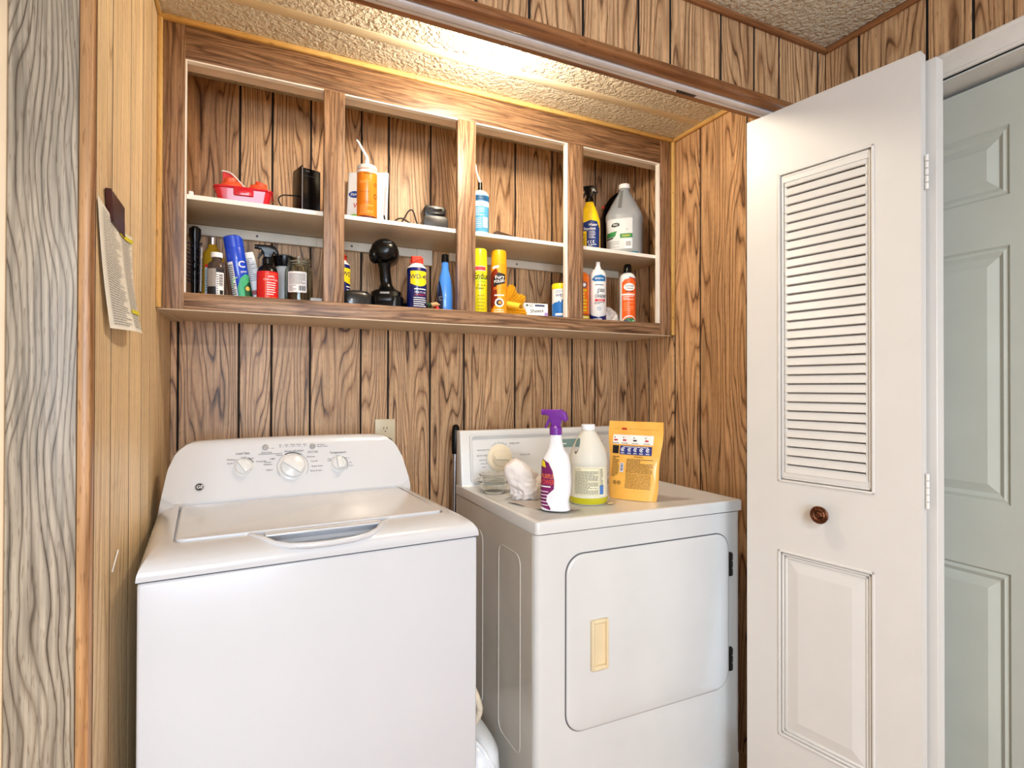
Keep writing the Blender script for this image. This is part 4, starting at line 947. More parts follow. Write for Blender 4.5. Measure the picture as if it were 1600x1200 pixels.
lidcap(.178, .335, SH + .056, R(20), R(-8), 'orange screw lid with raised spout at the left in the red tray')
lidcap(.252, .330, SH + .052, R(18), R(14), 'orange screw lid at the right in the red tray')
bm = bmesh.new(); prism(bm, [(-.055, .02), (.03, .02), (.028, .052), (-.01, .098), (-.030, .112), (-.052, .116)], .018, .022, 'y', .001, 1); tag(finish('curved_panel', bm, col('red_white_panel', (232, 70, 70), rough=.25, trans=.2), None, 38, (.205, .345, SH + .002)), 'red sheet with pale rim standing at the back of the red tray', 'lid')
bm = bmesh.new(); tube(bm, [(.150, .360, SH + .118), (.175, .360, SH + .114), (.205, .360, SH + .085), (.228, .360, SH + .058), (.234, .360, SH + .045)], .0022, 8, smooth_pts=5); tag(finish('white_gasket', bm, EDGEW), 'white curved rim strip in the red tray', 'gasket')
bm = bmesh.new(); bx(bm, -.006, .006, -.008, .008, 0, .012, .002); ellip(bm, (0, -.008, .006), (.002, .001, .002)); tag(finish('shelf_clip', bm, W_, None, 38, (.078, .262, SH)), 'small white clip at the left end of the upper shelf', 'clip')
# blue caulk tube can
t = can('foam_can', 'light blue spray can with long white bent tip on the upper shelf', 'spray can', .969, .300, SH, .0315, .140, col('sky_blue_can', (86, 168, 214), rough=.3, coat=.2),
    shoulder=[(.0305, .146), (.024, .155), (.014, .161)],
    arts=[('label', lambda a: a.rect(-.05, .05, .100, .118, 0).rect(-.05, .05, .118, .139, 1).lines(-.026, .024, .122, .136, 2, 2, .0003, .5, 9).rect(.010, .030, .026, .062, 0).lines(-.026, .016, .066, .096, 5, 0, .0003, .3, 3).lines(-.026, .006, .022, .060, 6, 0, .0003, .25, 4).rect(-.05, .05, 0, .010, 0), [W_, col('teal_blue', (30, 100, 150)), INK])])
bm = bmesh.new(); lathe(bm, [(.0319, .140), (.0309, .1465), (.0244, .1555), (.0144, .1615), (0, .1616)], 36); finish('shoulder', bm, MATS['pale_metal'], t)
bm = bmesh.new(); lathe(bm, [(0, .160), (.0085, .160), (.0075, .192), (0, .192)], 18); finish('collar', bm, DK, t)
bm = bmesh.new(); tube(bm, [(0, 0, .190), (-.001, 0, .196), (-.012, 0, .228), (-.016, 0, .252), (-.021, 0, .262), (-.026, 0, .258)], [.0055, .005, .0042, .004, .0045, .003], 10, smooth_pts=3); finish('nozzle', bm, W_, t)
bm = bmesh.new(); prism(bm, [(-.085, .0), (.080, .0), (.078, .004), (-.055, .026), (-.080, .030), (-.087, .022)], -.035, .035, 'y', .002, 2); tag(finish('sanding_block', bm, col('dark_brown_plastic', (66, 44, 34), rough=.35), None, 38, (1.115, .335, SH)), 'flat dark brown wedge lying on the upper shelf of the third bay', 'block')
# yellow trigger bottle
t = thing('trigger_bottle', 'yellow trigger spray bottle with navy label on the upper right shelf', 'spray bottle', (1.440, .315, SH), face_cam(1.440, .315, R(-10)))
yp = [(0, -.044, .040, .024), (.003, -.046, .043, .026), (.10, -.046, .043, .027), (.12, -.044, .0415, .026), (.15, -.034, .033, .023), (.172, -.024, .025, .019), (.186, -.0165, .018, .0155), (.194, -.0155, .0155, .0155)]
YB_ = col('yellow_bottle', (246, 202, 24), rough=.28, coat=.2); lofted(t, 'bottle', YB_, yp)
spray_head(t, BLACK, .192, 1.0, collar=.0165)
a = Art(); a.poly([(-.045, .010), (.041, .010), (.0415, .085), (.034, .112), (.010, .118), (-.044, .100)], 0).text('Water', .018, .0985, .0150, 1, .0004, .02, 0, .85).text('Repellent', .006, .0835, .0150, 1, .0004, .02, 0, .8).rect(-.034, -.006, .010, .075, 2, .0004).text('RAIN-X', -.015, .042, .0180, 3, .0006, .03, 90, .8)
a.lines(.002, .028, .045, .076, 5, 1, .0004, .3, 2).ring(.004, .032, .004, .006, 1, .0004, 90, 270).ring(.014, .032, .004, .006, 1, .0004, 90, 270).ring(.024, .032, .004, .006, 1, .0004, 90, 270).lines(.000, .032, .014, .024, 2, 1, .0004, .4)
a.build('label', [col('navy_label', (20, 46, 108), rough=.35), W_, YB_, INK], t, fn=hug(yp), vcut=.006)
# gallon jug
t = thing('gallon_jug', 'translucent white gallon jug with green label on the upper right shelf', 'jug', (1.650, .370, SH), face_cam(1.650, .370, R(-6)))
MILK = mat('milky_jug', (176, 182, 186), .3, trans=.3, var=.01, ior=1.3)
gp2 = [(0, .066, 3), (.004, .072, 3), (.012, .0745, 3), (.020, .073, 3), (.15, .074, 3), (.165, .0765, 3), (.180, .076, 2.8), (.205, .065, 2.5), (.24, .047, 2.2), (.268, .031, 2), (.286, .022, 2), (.292, .0195, 2), (.298, .0195, 2)]
bm = bmesh.new(); loft(bm, [sring(z, r, r * .97, 0, 0, p_, 44) for z, r, p_ in gp2]); finish('bottle', bm, MILK, t, 50)
bm = bmesh.new(); lathe(bm, [(0, .296), (.0235, .296), (.0235, .312), (.022, .3145), (0, .3145)], 30); finish('cap', bm, W_, t)
def gfn(u, v, l):
    for (z0, r0, p0), (z1, r1, p1) in zip(gp2, gp2[1:]):
        if z0 <= v <= z1: k = (v - z0) / (z1 - z0); r = r0 + (r1 - r0) * k; p_ = p0 + (p1 - p0) * k; break
    q = min(.995, abs(u / r)); return Vector((u, -(r * .97 * (1 - q ** p_) ** (1 / p_)) - l, v))
a = Art(); a.poly([(-.020, .200), (-.004, .200), (-.002, .285), (-.014, .285)], 0); a.build('groove_shade', [col('recess_shade_grey', (116, 118, 118))], t, fn=gfn, vcut=.006)  # flat dark strip, the shade of the handle recess painted on
a = Art(); a.rect(-.066, .040, .030, .155, 0).poly([(-.046, .128), (-.040, .136), (-.024, .138), (-.012, .134), (-.012, .124), (-.030, .120), (-.044, .122)], 1, .0003).text('PRO', -.029, .129, .010, 0, .0007, .03).poly([(-.066, .078), (-.030, .082), (-.022, .104), (-.066, .098)], 2, .0003).poly([(-.066, .070), (-.040, .073), (-.034, .080), (-.066, .076)], 1, .0003)
a.rect(-.010, .040, .074, .092, 2, .0003).text('CLEAN', .015, .083, .010, 3, .0006, .02).rect(.010, .036, .032, .066, 4, .0003)
for k in range(6): a.rect(.013 + k * .0036, .0145 + k * .0036 + (.0008 if k % 2 else 0), .040, .060, 1, .0006)
a.lines(-.062, -.012, .036, .064, 5, 5, .0004, .3, 3).text('32', .018, .108, .008, 1, .0004)
a.build('label', [col('label_silver', (208, 212, 212)), INK, col('label_green', (34, 128, 62)), YEL, W_, INKG], t, fn=gfn, vcut=.006)
a = Art(); a.rect(-.01, .062, .004, .018, 0); a.build('liquid_band', [col('teal_liquid', (30, 118, 140))], t, fn=gfn, vcut=.006)
bm = bmesh.new(); prism(bm, [(-.045, .20), (-.030, .26), (.0, .300), (.030, .325), (.055, .330), (.058, .318), (.035, .30), (.01, .26), (-.02, .20)], -.008, .008, 'y', .003, 2); bx(bm, -.045, -.012, -.012, .012, 0, .21, .004)
t = tag(finish('ratchet_tool', bm, BLACK, None, 38, (1.665, .490, SH)), 'black tool handle standing behind the gallon jug', 'tool')
bm = bmesh.new(); ellip(bm, (0, 0, 0), (.006, .004, .007)); finish('red_button', bm, REDC, t, 60, (-.052, -.02, .245))
bm = bmesh.new(); tube(bm, [(.035, -.01, .328), (.052, -.01, .340)], .004, 10); finish('chrome_tip', bm, STEEL, t)

# ---- lower level, bay 1
t = thing('bottle_brush', 'tall black bristle brush at the left end of the lower shelf', 'brush', (.083, .330, FL), R(0))
bm = bmesh.new(); lathe(bm, [(0, 0), (.010, 0), (.011, .08), (.012, .19), (.016, .205), (.016, .23), (.008, .238), (0, .238)], 20); finish('handle', bm, BLACK, t)
bm = bmesh.new()
for k in range(11):
    for j in range(7): a_ = j * .9 + k * .4; tube(bm, [(.008 * math.cos(a_), .008 * math.sin(a_), .06 + k * .012), (.021 * math.cos(a_), .021 * math.sin(a_), .066 + k * .012)], .0016, 5)
finish('bristles', bm, mat('navy_bristle', (30, 34, 60), .4), t, 60)['kind'] = 'stuff'
bm = bmesh.new(); tube(bm, [(.016, -.016, .03), (.018, -.016, .17)], .0030, 8); finish('brush_rib', bm, GREYP, t)
t = thing('oil_bottle', 'yellow bottle with silver cap behind the dropper bottle on the lower left shelf', 'bottle', (.126, .385, FL), 0)
bm = bmesh.new(); lathe(bm, [(0, 0), (.030, 0), (.032, .004), (.032, .150), (.030, .165), (.014, .188), (.0125, .200), (0, .200)], 32); finish('bottle', bm, mat('amber_oil', (214, 170, 40), .15, trans=.35), t)
bm = bmesh.new(); lathe(bm, [(0, .199), (.0135, .199), (.0135, .222), (0, .223)], 24); finish('cap', bm, STEEL, t)
a = Art(); a.rect(-.02, .022, .03, .128, 0).rect(-.02, .022, .118, .128, 1, .0003).lines(-.018, .02, .04, .11, 9, 2, .0003, .3); a.build('label', [col('pale_blue_label', (190, 208, 218)), REDC, INKG], t, cyl=.0322)
t = thing('dropper_bottle', 'clear brown bottle with white cap and barcode label on the lower left shelf', 'bottle', (.141, .300, FL), face_cam(.141, .3, R(-10)))
bm = bmesh.new(); lathe(bm, [(0, 0), (.023, 0), (.0245, .003), (.0245, .110), (.022, .124), (.012, .134), (.011, .146), (0, .146)], 30); finish('bottle', bm, mat('smoke_glass', (120, 100, 90), .1, trans=.6), t)
bm = bmesh.new(); lathe(bm, [(0, .144), (.0155, .144), (.0155, .160), (0, .161)], 28); finish('cap', bm, W_, t)
a = Art(); a.rect(-.0255, .002, .045, .104, 3).rect(-.0255, .002, .0, .045, 1).rect(.003, .024, .014, .104, 0).rect(.003, .024, .092, .104, 1, .0002)
for k in range(9): a.rect(.010, .021, .048 + k * .0045, .0500 + k * .0045 + (.001 if k % 2 else 0), 1, .0003)
a.rect(.012, .022, .020, .034, 1, .0003); a.lines(.004, .009, .02, .088, 9, 1, .0003, .4); a.build('label', [W_, INK, INKG, col('grey_window', (168, 160, 152))], t, cyl=.0247)
# leaning blue freshener can
GLB = col('cobalt_can', (26, 70, 200), rough=.25, coat=.3)
def glart(a):
    a.rect(-.036, -.014, .012, .130, 0); a.lines(-.034, -.016, .016, .122, 16, 1, .0003, .5, 4)
    a.text('C', .010, .118, .030, 0, .0003, .05).text('pow', .013, .096, .011, 0, .0003, .03)
    a.poly([(-.012, .0), (-.012, .045), (.0, .075), (.016, .088), (.036, .080), (.036, 0)], 2, .0002).poly([(.004, 0), (.006, .045), (.022, .062), (.036, .060), (.036, 0)], 3, .0004).disk(.016, .040, .007, 4, .0006).ring(-.004, .056, .020, .024, 5, .0005, 100, 190)
t = can('freshener_can', 'cobalt blue spray can with green leaf print leaning left on the lower shelf', 'spray can', .2120, .315, FL + .004, .0265, .172, GLB, turn=R(4), arts=[('label', glart, [W_, INK, col('leaf_teal', (60, 170, 120)), col('deep_green', (16, 84, 50)), col('lemon', (240, 190, 90)), col('pale_green', (150, 220, 150))])], shoulder=[(.0262, .174), (.0262, .178)], tilt=(0, R(-9)))
bm = bmesh.new(); lathe(bm, [(.0, .176), (.0268, .176), (.0268, .212), (.020, .2155), (0, .2165)], 30); bmesh.ops.bisect_plane(bm, geom=bm.verts[:] + bm.edges[:] + bm.faces[:], plane_co=(.012, 0, .214), plane_no=(.75, 0, 1), clear_outer=True); bmesh.ops.holes_fill(bm, edges=[e for e in bm.edges if e.is_boundary]); finish('cap', bm, GLB, t)
t = thing('squeeze_tube', 'white squeeze tube leaning right behind the blue can', 'tube', (.2585, .352, FL + .004), face_cam(.246, .345), tilt=(0, R(-14)))
bm = bmesh.new(); loft(bm, [sring(z, rx, ry, 0, 0, 2.6, 28) for z, rx, ry in ((0, .018, .014), (.10, .019, .013), (.165, .0195, .008), (.180, .018, .005))]); finish('tube', bm, W_, t, 50)
bm = bmesh.new(); tube(bm, [(-.012, 0, .175), (-.016, 0, .205)], .003, 8); finish('tip', bm, W_, t)
a = Art(); a.lines(-.012, .012, .08, .16, 12, 0, .0003, .25, 5).rect(-.015, .015, .035, .05, 1); a.build('print', [INKG, col('dull_red', (150, 50, 50))], t, off=.0145)
# red label bottle with black trigger
t = thing('red_spray_bottle', 'small black trigger bottle wrapped in a red label on the lower left shelf', 'spray bottle', (.277, .300, FL), face_cam(.277, .3))
bm = bmesh.new(); lathe(bm, [(0, 0), (.028, 0), (.0295, .003), (.0295, .106), (.026, .120), (.015, .130), (.013, .136), (0, .136)], 34); finish('bottle', bm, BLACK, t)
a = Art(); a.rect(-.0425, .0425, .010, .106, 0).rect(-.006, .0265, .020, .021, 2, .0003).rect(-.006, .0265, .097, .098, 2, .0003).rect(-.006, -.005, .020, .098, 2, .0003).text('APPL', .011, .088, .0095, 1, .0004, .03).text('CINNAMON', .010, .078, .0078, 1, .0004, .03).lines(-.002, .024, .026, .072, 6, 1, .0004, .4, 3); a.build('label', [col('red_label', (216, 26, 28), rough=.35), W_, col('gold_line', (230, 150, 60))], t, cyl=.0297)
spray_head(t, BLACK, .134, .95, collar=.016)
t = thing('black_dispenser', 'wide black cap of a bottle standing behind the glass jar', 'bottle', (.330, .400, FL), 0)
bm = bmesh.new(); lathe(bm, [(0, 0), (.030, 0), (.032, .004), (.032, .135), (.026, .150), (.026, .165), (0, .165)], 30); finish('bottle', bm, mat('white_dull_bottle', (206, 206, 204), .4), t)
bm = bmesh.new(); lathe(bm, [(0, .150), (.030, .150), (.036, .170), (.038, .185), (.022, .193), (0, .196)], 30); finish('cap', bm, BLACK, t)
# glass jar
t = thing('glass_jar', 'clear empty glass jar with white printed label on the lower left shelf', 'jar', (.368, .325, FL), face_cam(.368, .325, R(-4)))
JG = mat('jar_glass', (226, 232, 222), .04, trans=1, var=0)
bm = bmesh.new(); lathe(bm, [(0, 0), (.037, 0), (.041, .004), (.042, .010), (.042, .118), (.040, .132), (.034, .142), (.033, .146), (.0345, .148), (.0345, .153), (.033, .155), (.0345, .158), (.0345, .163), (.033, .166), (.0335, .170), (.0315, .170), (.031, .146), (.038, .130), (.0395, .117), (.0395, .010), (.036, .005), (0, .005)], 44); finish('glass', bm, JG, t)
a = Art(); a.poly(rrect(-.032, .026, .046, .118, .004), 0).lines(-.028, .022, .074, .112, 9, 1, .0003, .4, 4).lines(-.028, -.004, .050, .072, 5, 1, .0003, .4, 5)
for k in range(9): a.rect(.002 + k * .0023, .0030 + k * .0023 + (.0006 if k % 3 else 0), .052, .069, 1, .0004)
a.build('label', [W_, INK], t, cyl=.0422)
for k in range(5):
    a_ = k * 1.25; bm = bmesh.new(); lathe(bm, [(0, 0), (.010, 0), (.010, .005), (0, .005)], 16); o = tag(finish('coin' if k else 'coin', bm, mat('dull_nickel', (150, 140, 126), .35, metal=.9), None), ['small round metal disc lying in the bottom of the glass jar'][0], 'coin', 'metal discs inside the glass jar')
    o.location = (.368 + .018 * math.cos(a_), .325 + .018 * math.sin(a_), FL + .0062); o.rotation_euler = (.12 * math.sin(a_ * 2) * 0, 0, a_)
bm = bmesh.new(); bx(bm, -.018, .016, -.03, .03, 0, .044, .003); tag(finish('small_box', bm, mat('grey_white_box', (196, 198, 196), .5), None, 38, (.415, .300, FL)), 'small grey-white box between the glass jar and the cabinet post', 'box')
# ---- bay 2
t = thing('cordless_drill', 'black cordless drill standing on its battery in the second lower bay', 'drill', (.645, .345, FL), face_cam(.645, .345, R(-6)))
bm = bmesh.new(); loft(bm, [[(p_[0], p_[2] - .0, p_[1]) for p_ in [(x_ , z_, y_) for x_, z_, y_ in [(cx + rr * math.cos(2 * math.pi * k / 28), cz + rr * .95 * math.sin(2 * math.pi * k / 28), yy) for k in range(28)]]] for yy, rr, cx, cz in ((-.078, .012, 0, .218), (-.073, .032, 0, .218), (-.055, .0435, 0, .217), (-.02, .045, 0, .216), (.04, .042, 0, .217), (.06, .034, 0, .218), (.065, .026, 0, .218), (.10, .021, 0, .218), (.105, .012, 0, .218))])
hd = finish('motor_housing', bm, BLACK, t, 50)
bm = bmesh.new(); ellip(bm, (-.032, -.045, .200), (.019, .03, .030)); finish('side_bulge', bm, BLACK, hd)
bm = bmesh.new(); bx(bm, -.002, .026, -.078, -.05, .236, .244, .003); finish('top_vent', bm, MG, hd)
bm = bmesh.new(); loft(bm, [sring(z, rx, ry, cx, cy, 2.5, 28) for z, rx, ry, cx, cy in ((.070, .042, .047, .006, 0), (.088, .028, .034, .004, 0), (.104, .0195, .026, .002, 0), (.12, .0195, .025, 0, -.005), (.16, .0185, .026, -.003, -.01), (.195, .028, .035, -.004, -.015))]); finish('grip', bm, BLACK, t, 50)
bm = bmesh.new(); loft(bm, [sring(z, rx, ry, .004, 0, 4, 36) for z, rx, ry in ((0, .054, .058), (.003, .058, .062), (.052, .058, .062), (.058, .052, .057), (.072, .050, .054), (.080, .038, .046))]); bt = finish('battery', bm, BLACK, t, 40)
bm = bmesh.new(); bx(bm, -.020, .026, -.0650, -.058, .034, .050, .003); finish('battery_latch', bm, DK, bt)
bm = bmesh.new(); bx(bm, -.014, .018, -.0600, -.048, .061, .069, .003); finish('battery_gauge', bm, GREYP, bt)
bm = bmesh.new(); loft(bm, [[(x_, y_, z) for x_, y_, z in sring(z, rx, ry, 0, 0, 3, 36)] for z, rx, ry in ((0, .040, .028), (.008, .046, .030), (.032, .048, .0305), (.058, .046, .029), (.072, .038, .024), (.077, .02, .014))])
tag(finish('sunglasses_case', bm, mat('satin_black', (30, 32, 34), .25, coat=.4), None, 50, (.536, .281, FL)), 'rounded satin black case at the left of the drill base', 'case')
bm = bmesh.new(); bx(bm, -.046, .042, -.028, .028, 0, .062, .010, 3); tag(finish('spare_battery', bm, BLACK, None, 38, (.756, .380, FL)), 'low black battery pack behind the right-hand lubricant can', 'battery')
t = thing('hand_tool', 'small green, tan and red tool lying right of the lubricant can', 'tool', (.792, .300, FL + .034), R(6))
bm = bmesh.new(); tube(bm, [(-.045, 0, .010), (-.02, 0, .012), (.0, 0, .010)], [.009, .012, .010], 14); finish('handle', bm, mat('dark_green_plastic', (24, 60, 34), .4), t)
bm = bmesh.new(); tube(bm, [(-.005, -.004, .012), (.012, -.006, .017), (.028, -.004, .012)], [.009, .011, .006], 12); tube(bm, [(.012, -.012, .014), (.036, -.016, .012)], .0028, 8); finish('jaw', bm, mat('tan_rubber', (206, 160, 112), .5), t)
bm = bmesh.new(); bx(bm, .012, .046, -.012, .012, -.034, .006, .004); finish('red_grip', bm, mat('bright_red_plastic', (206, 30, 34), .35), t)
t = thing('blue_bottle', 'slim blue bottle with black cap at the right of the second lower bay', 'bottle', (.838, .300, FL), face_cam(.838, .300, R(4)))
bp_ = [(0, -.024, .026, .02), (.004, -.026, .028, .022), (.06, -.026, .028, .023), (.11, -.024, .026, .022), (.145, -.018, .020, .018), (.170, -.012, .014, .0135), (.20, -.010, .0125, .0115)]
lofted(t, 'bottle', col('sky_blue_plastic', (70, 138, 226), rough=.25, coat=.3), bp_, p=2.2)
bm = bmesh.new(); lathe(bm, [(0, .198), (.0135, .198), (.0125, .226), (.009, .229), (0, .229)], 24, (.001, 0)); finish('cap', bm, BLACK, t)
a = Art(); a.poly([(-.0255, .0), (-.006, .0), (-.007, .06), (-.011, .09), (-.019, .130), (-.0255, .10)], 0).lines(-.022, -.010, .05, .068, 3, 1, .0004, .4); a.build('label', [col('dark_navy_label', (18, 22, 52)), GREYP], t, fn=hug(bp_, 2.2), vcut=.006)
# ---- bay 3
EY = col('lemon_can', (240, 226, 30), rough=.3, coat=.2)
def enart(a):
    a.rect(-.030, .026, .172, .190, 0).rect(-.016, .026, .174, .188, 1, .0003).text('Endust', .014, .152, .030, 2, .0003, .03, 0, .8).rect(-.012, .030, .140, .142, 3).rect(-.006, .030, .130, .132, 3).text('Dust &', .010, .118, .010, 2, .0003, .02).text('Clean', .004, .106, .012, 2, .0003, .02).lines(-.004, .022, .02, .085, 5, 4, .0003, .2, 3).rect(-.026, -.0245, .0, .165, 2)
t = can('furniture_spray', 'lemon yellow aerosol can beside the cabinet post in the third lower bay', 'spray can', .966, .296, FL, .0275, .200, EY, turn=R(-6), arts=[('label', enart, [W_, col('coral_band', (232, 70, 70)), INK, col('green_swoosh', (60, 160, 60)), col('olive_ink', (150, 140, 20))])], shoulder=[(.0270, .202), (.0270, .205)])
bm = bmesh.new(); lathe(bm, [(0, .203), (.0272, .203), (.0260, .252), (.0225, .2585), (0, .2590)], 30); bx(bm, -.035, -.020, -.010, .010, .210, .249, .005); finish('cap', bm, EY, t)
OC = col('amber_can', (240, 158, 24), rough=.3, coat=.2)
def foart(a):
    a.rect(-.043, .043, 0, .205, 0).poly([(-.043, .165), (-.012, .190), (.0, .160), (-.010, .120), (-.006, .06), (-.030, .03), (-.043, .05)], 1, .0002).poly([(-.026, .185), (-.002, .190), (-.003, .200), (-.026, .195)], 2, .0004)
    a.poly([(-.022, .118), (.022, .132), (.024, .165), (-.004, .172), (-.024, .150)], 3, .0003).text('Fury', .001, .154, .019, 2, .0006, .03, 8).text('POLISH', .000, .138, .0150, 2, .0006, .04, 8, .8).text('ORANGE', .000, .112, .0125, 4, .0006, .04, 8, .85).disk(.000, .056, .017, 2, .0003).disk(.000, .056, .011, 3, .0006).disk(.002, .056, .006, 4, .0009).rect(-.018, .018, .082, .087, 2, .0003).lines(-.020, .020, .010, .032, 3, 2, .0003, .3, 2)
t = can('furniture_polish', 'amber aerosol furniture polish can left of the yellow duster', 'spray can', 1.040, .293, FL, .0282, .205, OC, turn=R(4), arts=[('label', foart, [OC, col('maroon_swirl', (128, 36, 20)), W_, INK, col('orange_text', (250, 150, 30))])], shoulder=[(.0278, .207), (.0278, .209)])
bm = bmesh.new(); lathe(bm, [(0, .207), (.0280, .207), (.0268, .252), (.0240, .2600), (0, .2605)], 30); finish('cap', bm, col('amber_cap', (246, 166, 16), rough=.35), t)
t = thing('duster', 'yellow pleated duster with a tubular handle in the third lower bay', 'duster', (1.120, .350, FL), face_cam(1.12, .35))
DY = col('duster_yellow', (255, 212, 64), rough=.6)
bm = bmesh.new(); c0 = bm.verts.new((-.035, .0, .045)); vs = []
for k in range(41):
    a_ = R(-70 + k * 160 / 40); rr = .105 * (.92 + .1 * math.sin(k * .6)); vs.append(bm.verts.new((-.035 + rr * math.cos(a_) * .88, (.014 if k % 2 else -.014), .060 + rr * math.sin(a_) * .98)))
for a_, b_ in zip(vs, vs[1:]): bm.faces.new((c0, a_, b_))
for v in bm.verts: v.co.z = max(v.co.z, .003)
bmesh.ops.solidify(bm, geom=bm.faces[:], thickness=.0012); finish('pleats', bm, DY, t, 0)
bm = bmesh.new(); tube(bm, [(-.050, -.035, .075), (-.010, -.060, .060), (.030, -.085, .048)], [.012, .0125, .0130], 20); finish('handle', bm, DY, t)
bm = bmesh.new(); tube(bm, [(.0300, -.0850, .048), (.0312, -.0858, .0476)], .0095, 18); finish('handle_end', bm, mat('ochre_hollow', (190, 130, 10), .7), t)
t = thing('sheet_box', 'small white and purple carton lying behind the yellow duster', 'box', (1.225, .390, FL), R(-6))
bm = bmesh.new(); bx(bm, -.052, .052, -.035, .035, 0, .093, .001); finish('carton', bm, W_, t)
a = Art(); a.rect(-.052, .052, 0, .012, 0).rect(.038, .052, .012, .05, 0).rect(-.002, .038, .078, .087, 2).text('Sheets', .004, .056, .024, 1, .0003, 0, 6, .9, .3).disk(-.034, .082, .005, 3).lines(-.025, -.008, .074, .088, 3, 1, .0003, .4).rect(-.052, -.046, .0, .05, 0); a.build('print', [col('lilac_print', (168, 140, 200)), INK, col('slate_print', (70, 74, 110)), col('forest_dot', (40, 90, 60))], t, off=.0356)
bm = bmesh.new(); bx(bm, -.022, .022, -.02, .02, 0, .060, .004); tag(finish('dark_box', bm, mat('dark_tan_box', (88, 66, 50), .6), None, 38, (1.288, .430, FL)), 'small dark brown box at the right end of the third lower bay', 'box')
t = can('wipes_canister', 'white wipes canister with yellow lid beside the third cabinet post', 'canister', 1.308, .312, FL, .0335, .140, W_, turn=R(16), arts=[('label', lambda a: a.rect(-.052, .052, .0, .050, 0).poly([(-.052, .05), (.052, .05), (.052, .085), (.0, .095), (-.052, .075)], 0).text('WET', -.012, .112, .016, 2, .0004, .04).text('W', -.016, .090, .026, 1, .0006, .05).rect(-.030, -.002, .026, .036, 1, .0004).lines(-.028, .01, .006, .02, 2, 1, .0003, .5).rect(-.052, .052, .122, .138, 1).lines(-.03, .01, .124, .134, 2, 2, .0003, .4), [col('azure_label', (30, 110, 190)), W_, col('navy_ink2', (20, 40, 110))])], shoulder=[(.0335, .142)])
bm = bmesh.new(); lathe(bm, [(0, .141), (.0345, .141), (.0345, .160), (.032, .165), (0, .166)], 34); finish('lid', bm, YEL, t)
# ---- bay 4
t = can('citrus_spray', 'orange and yellow aerosol can half hidden behind the last cabinet post', 'spray can', 1.394, .300, FL, .0305, .195, col('tangerine_can', (242, 116, 24), rough=.3, coat=.2), turn=R(30), arts=[('label', lambda a: a.rect(-.046, .046, .0, .030, 1).rect(-.046, .046, .028, .036, 3).ring(-.005, .158, .009, .014, 2).disk(-.005, .158, .007, 0).lines(-.014, .006, .044, .142, 7, 1, .0004, .55, 5).lines(-.02, .014, .006, .026, 3, 0, .0004, .4), [W_, YEL, INKG, col('burnt_band', (150, 50, 20))])], cap=[(0, .214), (.009, .214), (.008, .228), (0, .229)], capm=W_)
def gcart(a):
    a.poly([(-.026, .185), (-.012, .200), (.012, .204), (.034, .196), (.034, .178), (.010, .176), (-.014, .176)], 0).text('Sprayway', .005, .189, .0115, 1, .0004, .03, 0, .8).rect(-.012, .022, .160, .163, 2).text('glass', .012, .140, .027, 2, .0003, .02, 0, .62).text('cleaner', .012, .116, .027, 2, .0003, .02, 0, .62).rect(-.012, .030, .092, .102, 3).text('FOAM', .010, .097, .008, 1, .0005, .03)
    a.lines(-.014, .030, .080, .090, 2, 2, .0003, .4).ring(.004, .062, .006, .0075, 0).text('R', .004, .062, .009, 0, .0003)
    a.poly([(-.052, 0), (.052, 0), (.052, .042), (.026, .032), (.0, .026), (-.026, .034), (-.052, .052)], 4).text('ammonia', -.004, .018, .011, 1, .0004, .03).text('free', .002, .007, .010, 1, .0004, .03)
t = can('glass_cleaner_can', 'white glass cleaner aerosol can with blue base in the last lower bay', 'spray can', 1.467, .295, FL, .0325, .205, col('white_can', (236, 238, 240), rough=.25, coat=.2), turn=R(2), arts=[('label', gcart, [col('cyan_logo', (30, 110, 170)), W_, INK, col('red_flag', (206, 40, 50)), NV])], shoulder=[(.0322, .208), (.030, .216), (.022, .228), (.014, .231)], cap=[(0, .230), (.013, .230), (.0125, .238), (.0085, .246), (.0085, .262), (.006, .264), (0, .264)], capm=W_)
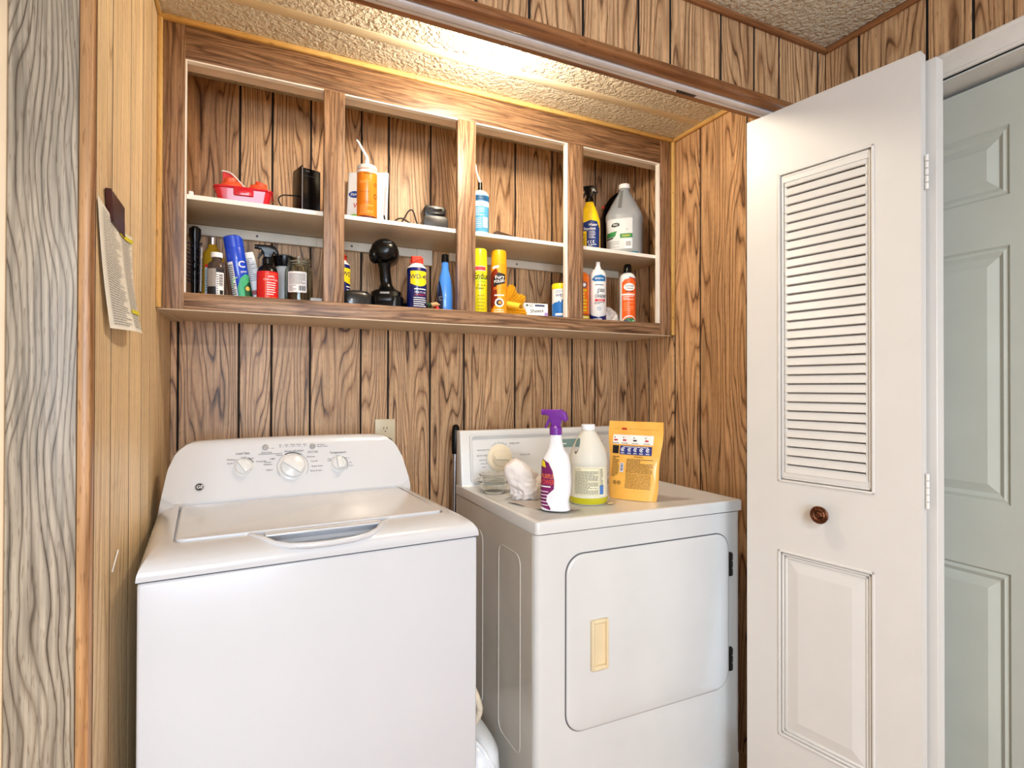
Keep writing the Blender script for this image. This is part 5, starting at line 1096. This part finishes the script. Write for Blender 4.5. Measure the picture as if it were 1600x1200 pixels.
def ocart(a):
    a.rect(-.026, .052, .022, .185, 0).poly([(-.026, .185), (.052, .185), (.052, .205), (.010, .205), (-.012, .198)], 0).poly([(.004, .210), (.034, .200), (.034, .190), (.020, .200), (.004, .206)], 4).disk(.006, .165, .024, 1, .0003, .016).text('ORANGE', .006, .169, .010, 2, .0006, .03, 0, .9).text('Cleaner', .006, .159, .0105, 2, .0006, .03, 0, .9).rect(-.010, .022, .144, .147, 2, .0003)
    a.rect(-.026, .030, .130, .136, 1, .0003).lines(-.020, .024, .108, .128, 3, 1, .0003, .4).lines(-.018, .022, .060, .100, 5, 5, .0003, .3)
    a.ring(.006, .010, .028, .032, 1, .0003, 10, 170).poly([(-.030, 0), (.040, 0), (.038, .018), (.022, .030), (-.002, .032), (-.022, .020)], 3, .0002).disk(-.008, .016, .007, 4, .0004).disk(.022, .018, .006, 6, .0004).disk(.008, .010, .008, 6, .0005).rect(-.052, .052, 0, .005, 1, .0006)
t = can('orange_cleaner_can', 'orange cleaner aerosol can with black nozzle at the right end of the lower shelf', 'spray can', 1.612, .297, FL, .0320, .205, MATS['white_can'], turn=R(4), arts=[('label', ocart, [col('vivid_orange', (238, 98, 30), rough=.3), W_, INK, col('leaf_dark', (40, 110, 60)), col('indigo_mark', (60, 50, 130)), col('peach_ink', (250, 170, 120)), col('mint', (160, 210, 170))])], shoulder=[(.0315, .209), (.028, .220), (.018, .229)], cap=[(0, .228), (.0175, .228), (.0170, .236), (.0150, .262), (.011, .268), (0, .269)], capm=BLACK)
t = thing('cleaning_rag', 'crumpled speckled white rag between two aerosol cans in the last lower bay', 'rag', (1.553, .345, FL))
crumple('rag', mat('speckled_cloth', (216, 208, 200), .9, var=.3, scale=60), t, [((-.3, 0, .9), .3)], (.034, .028, .068), 8.1, 4)

# the cabinet floor is thicker than first measured: lift what stands on it, keeping every top where it is
LIFT = .019
bpy.context.view_layer.update()
def tops(o):
    zs = [(c.matrix_world @ Vector(b)).z for c in [o] + list(o.children_recursive) if c.type == 'MESH' for b in c.bound_box]
    return max(zs)
for o in list(COL.objects):
    if o.parent or o.get('kind') or 'category' not in o or not (FL - .002 < o.location.z < FL + .04) or o.location.y < YC: continue
    h = tops(o) - FL
    if o['category'] == 'coin': o.location.z += LIFT * .9; continue
    o.scale.z = (h - LIFT) / h; o.location.z = FL + LIFT + (o.location.z - FL) * (h - LIFT) / h
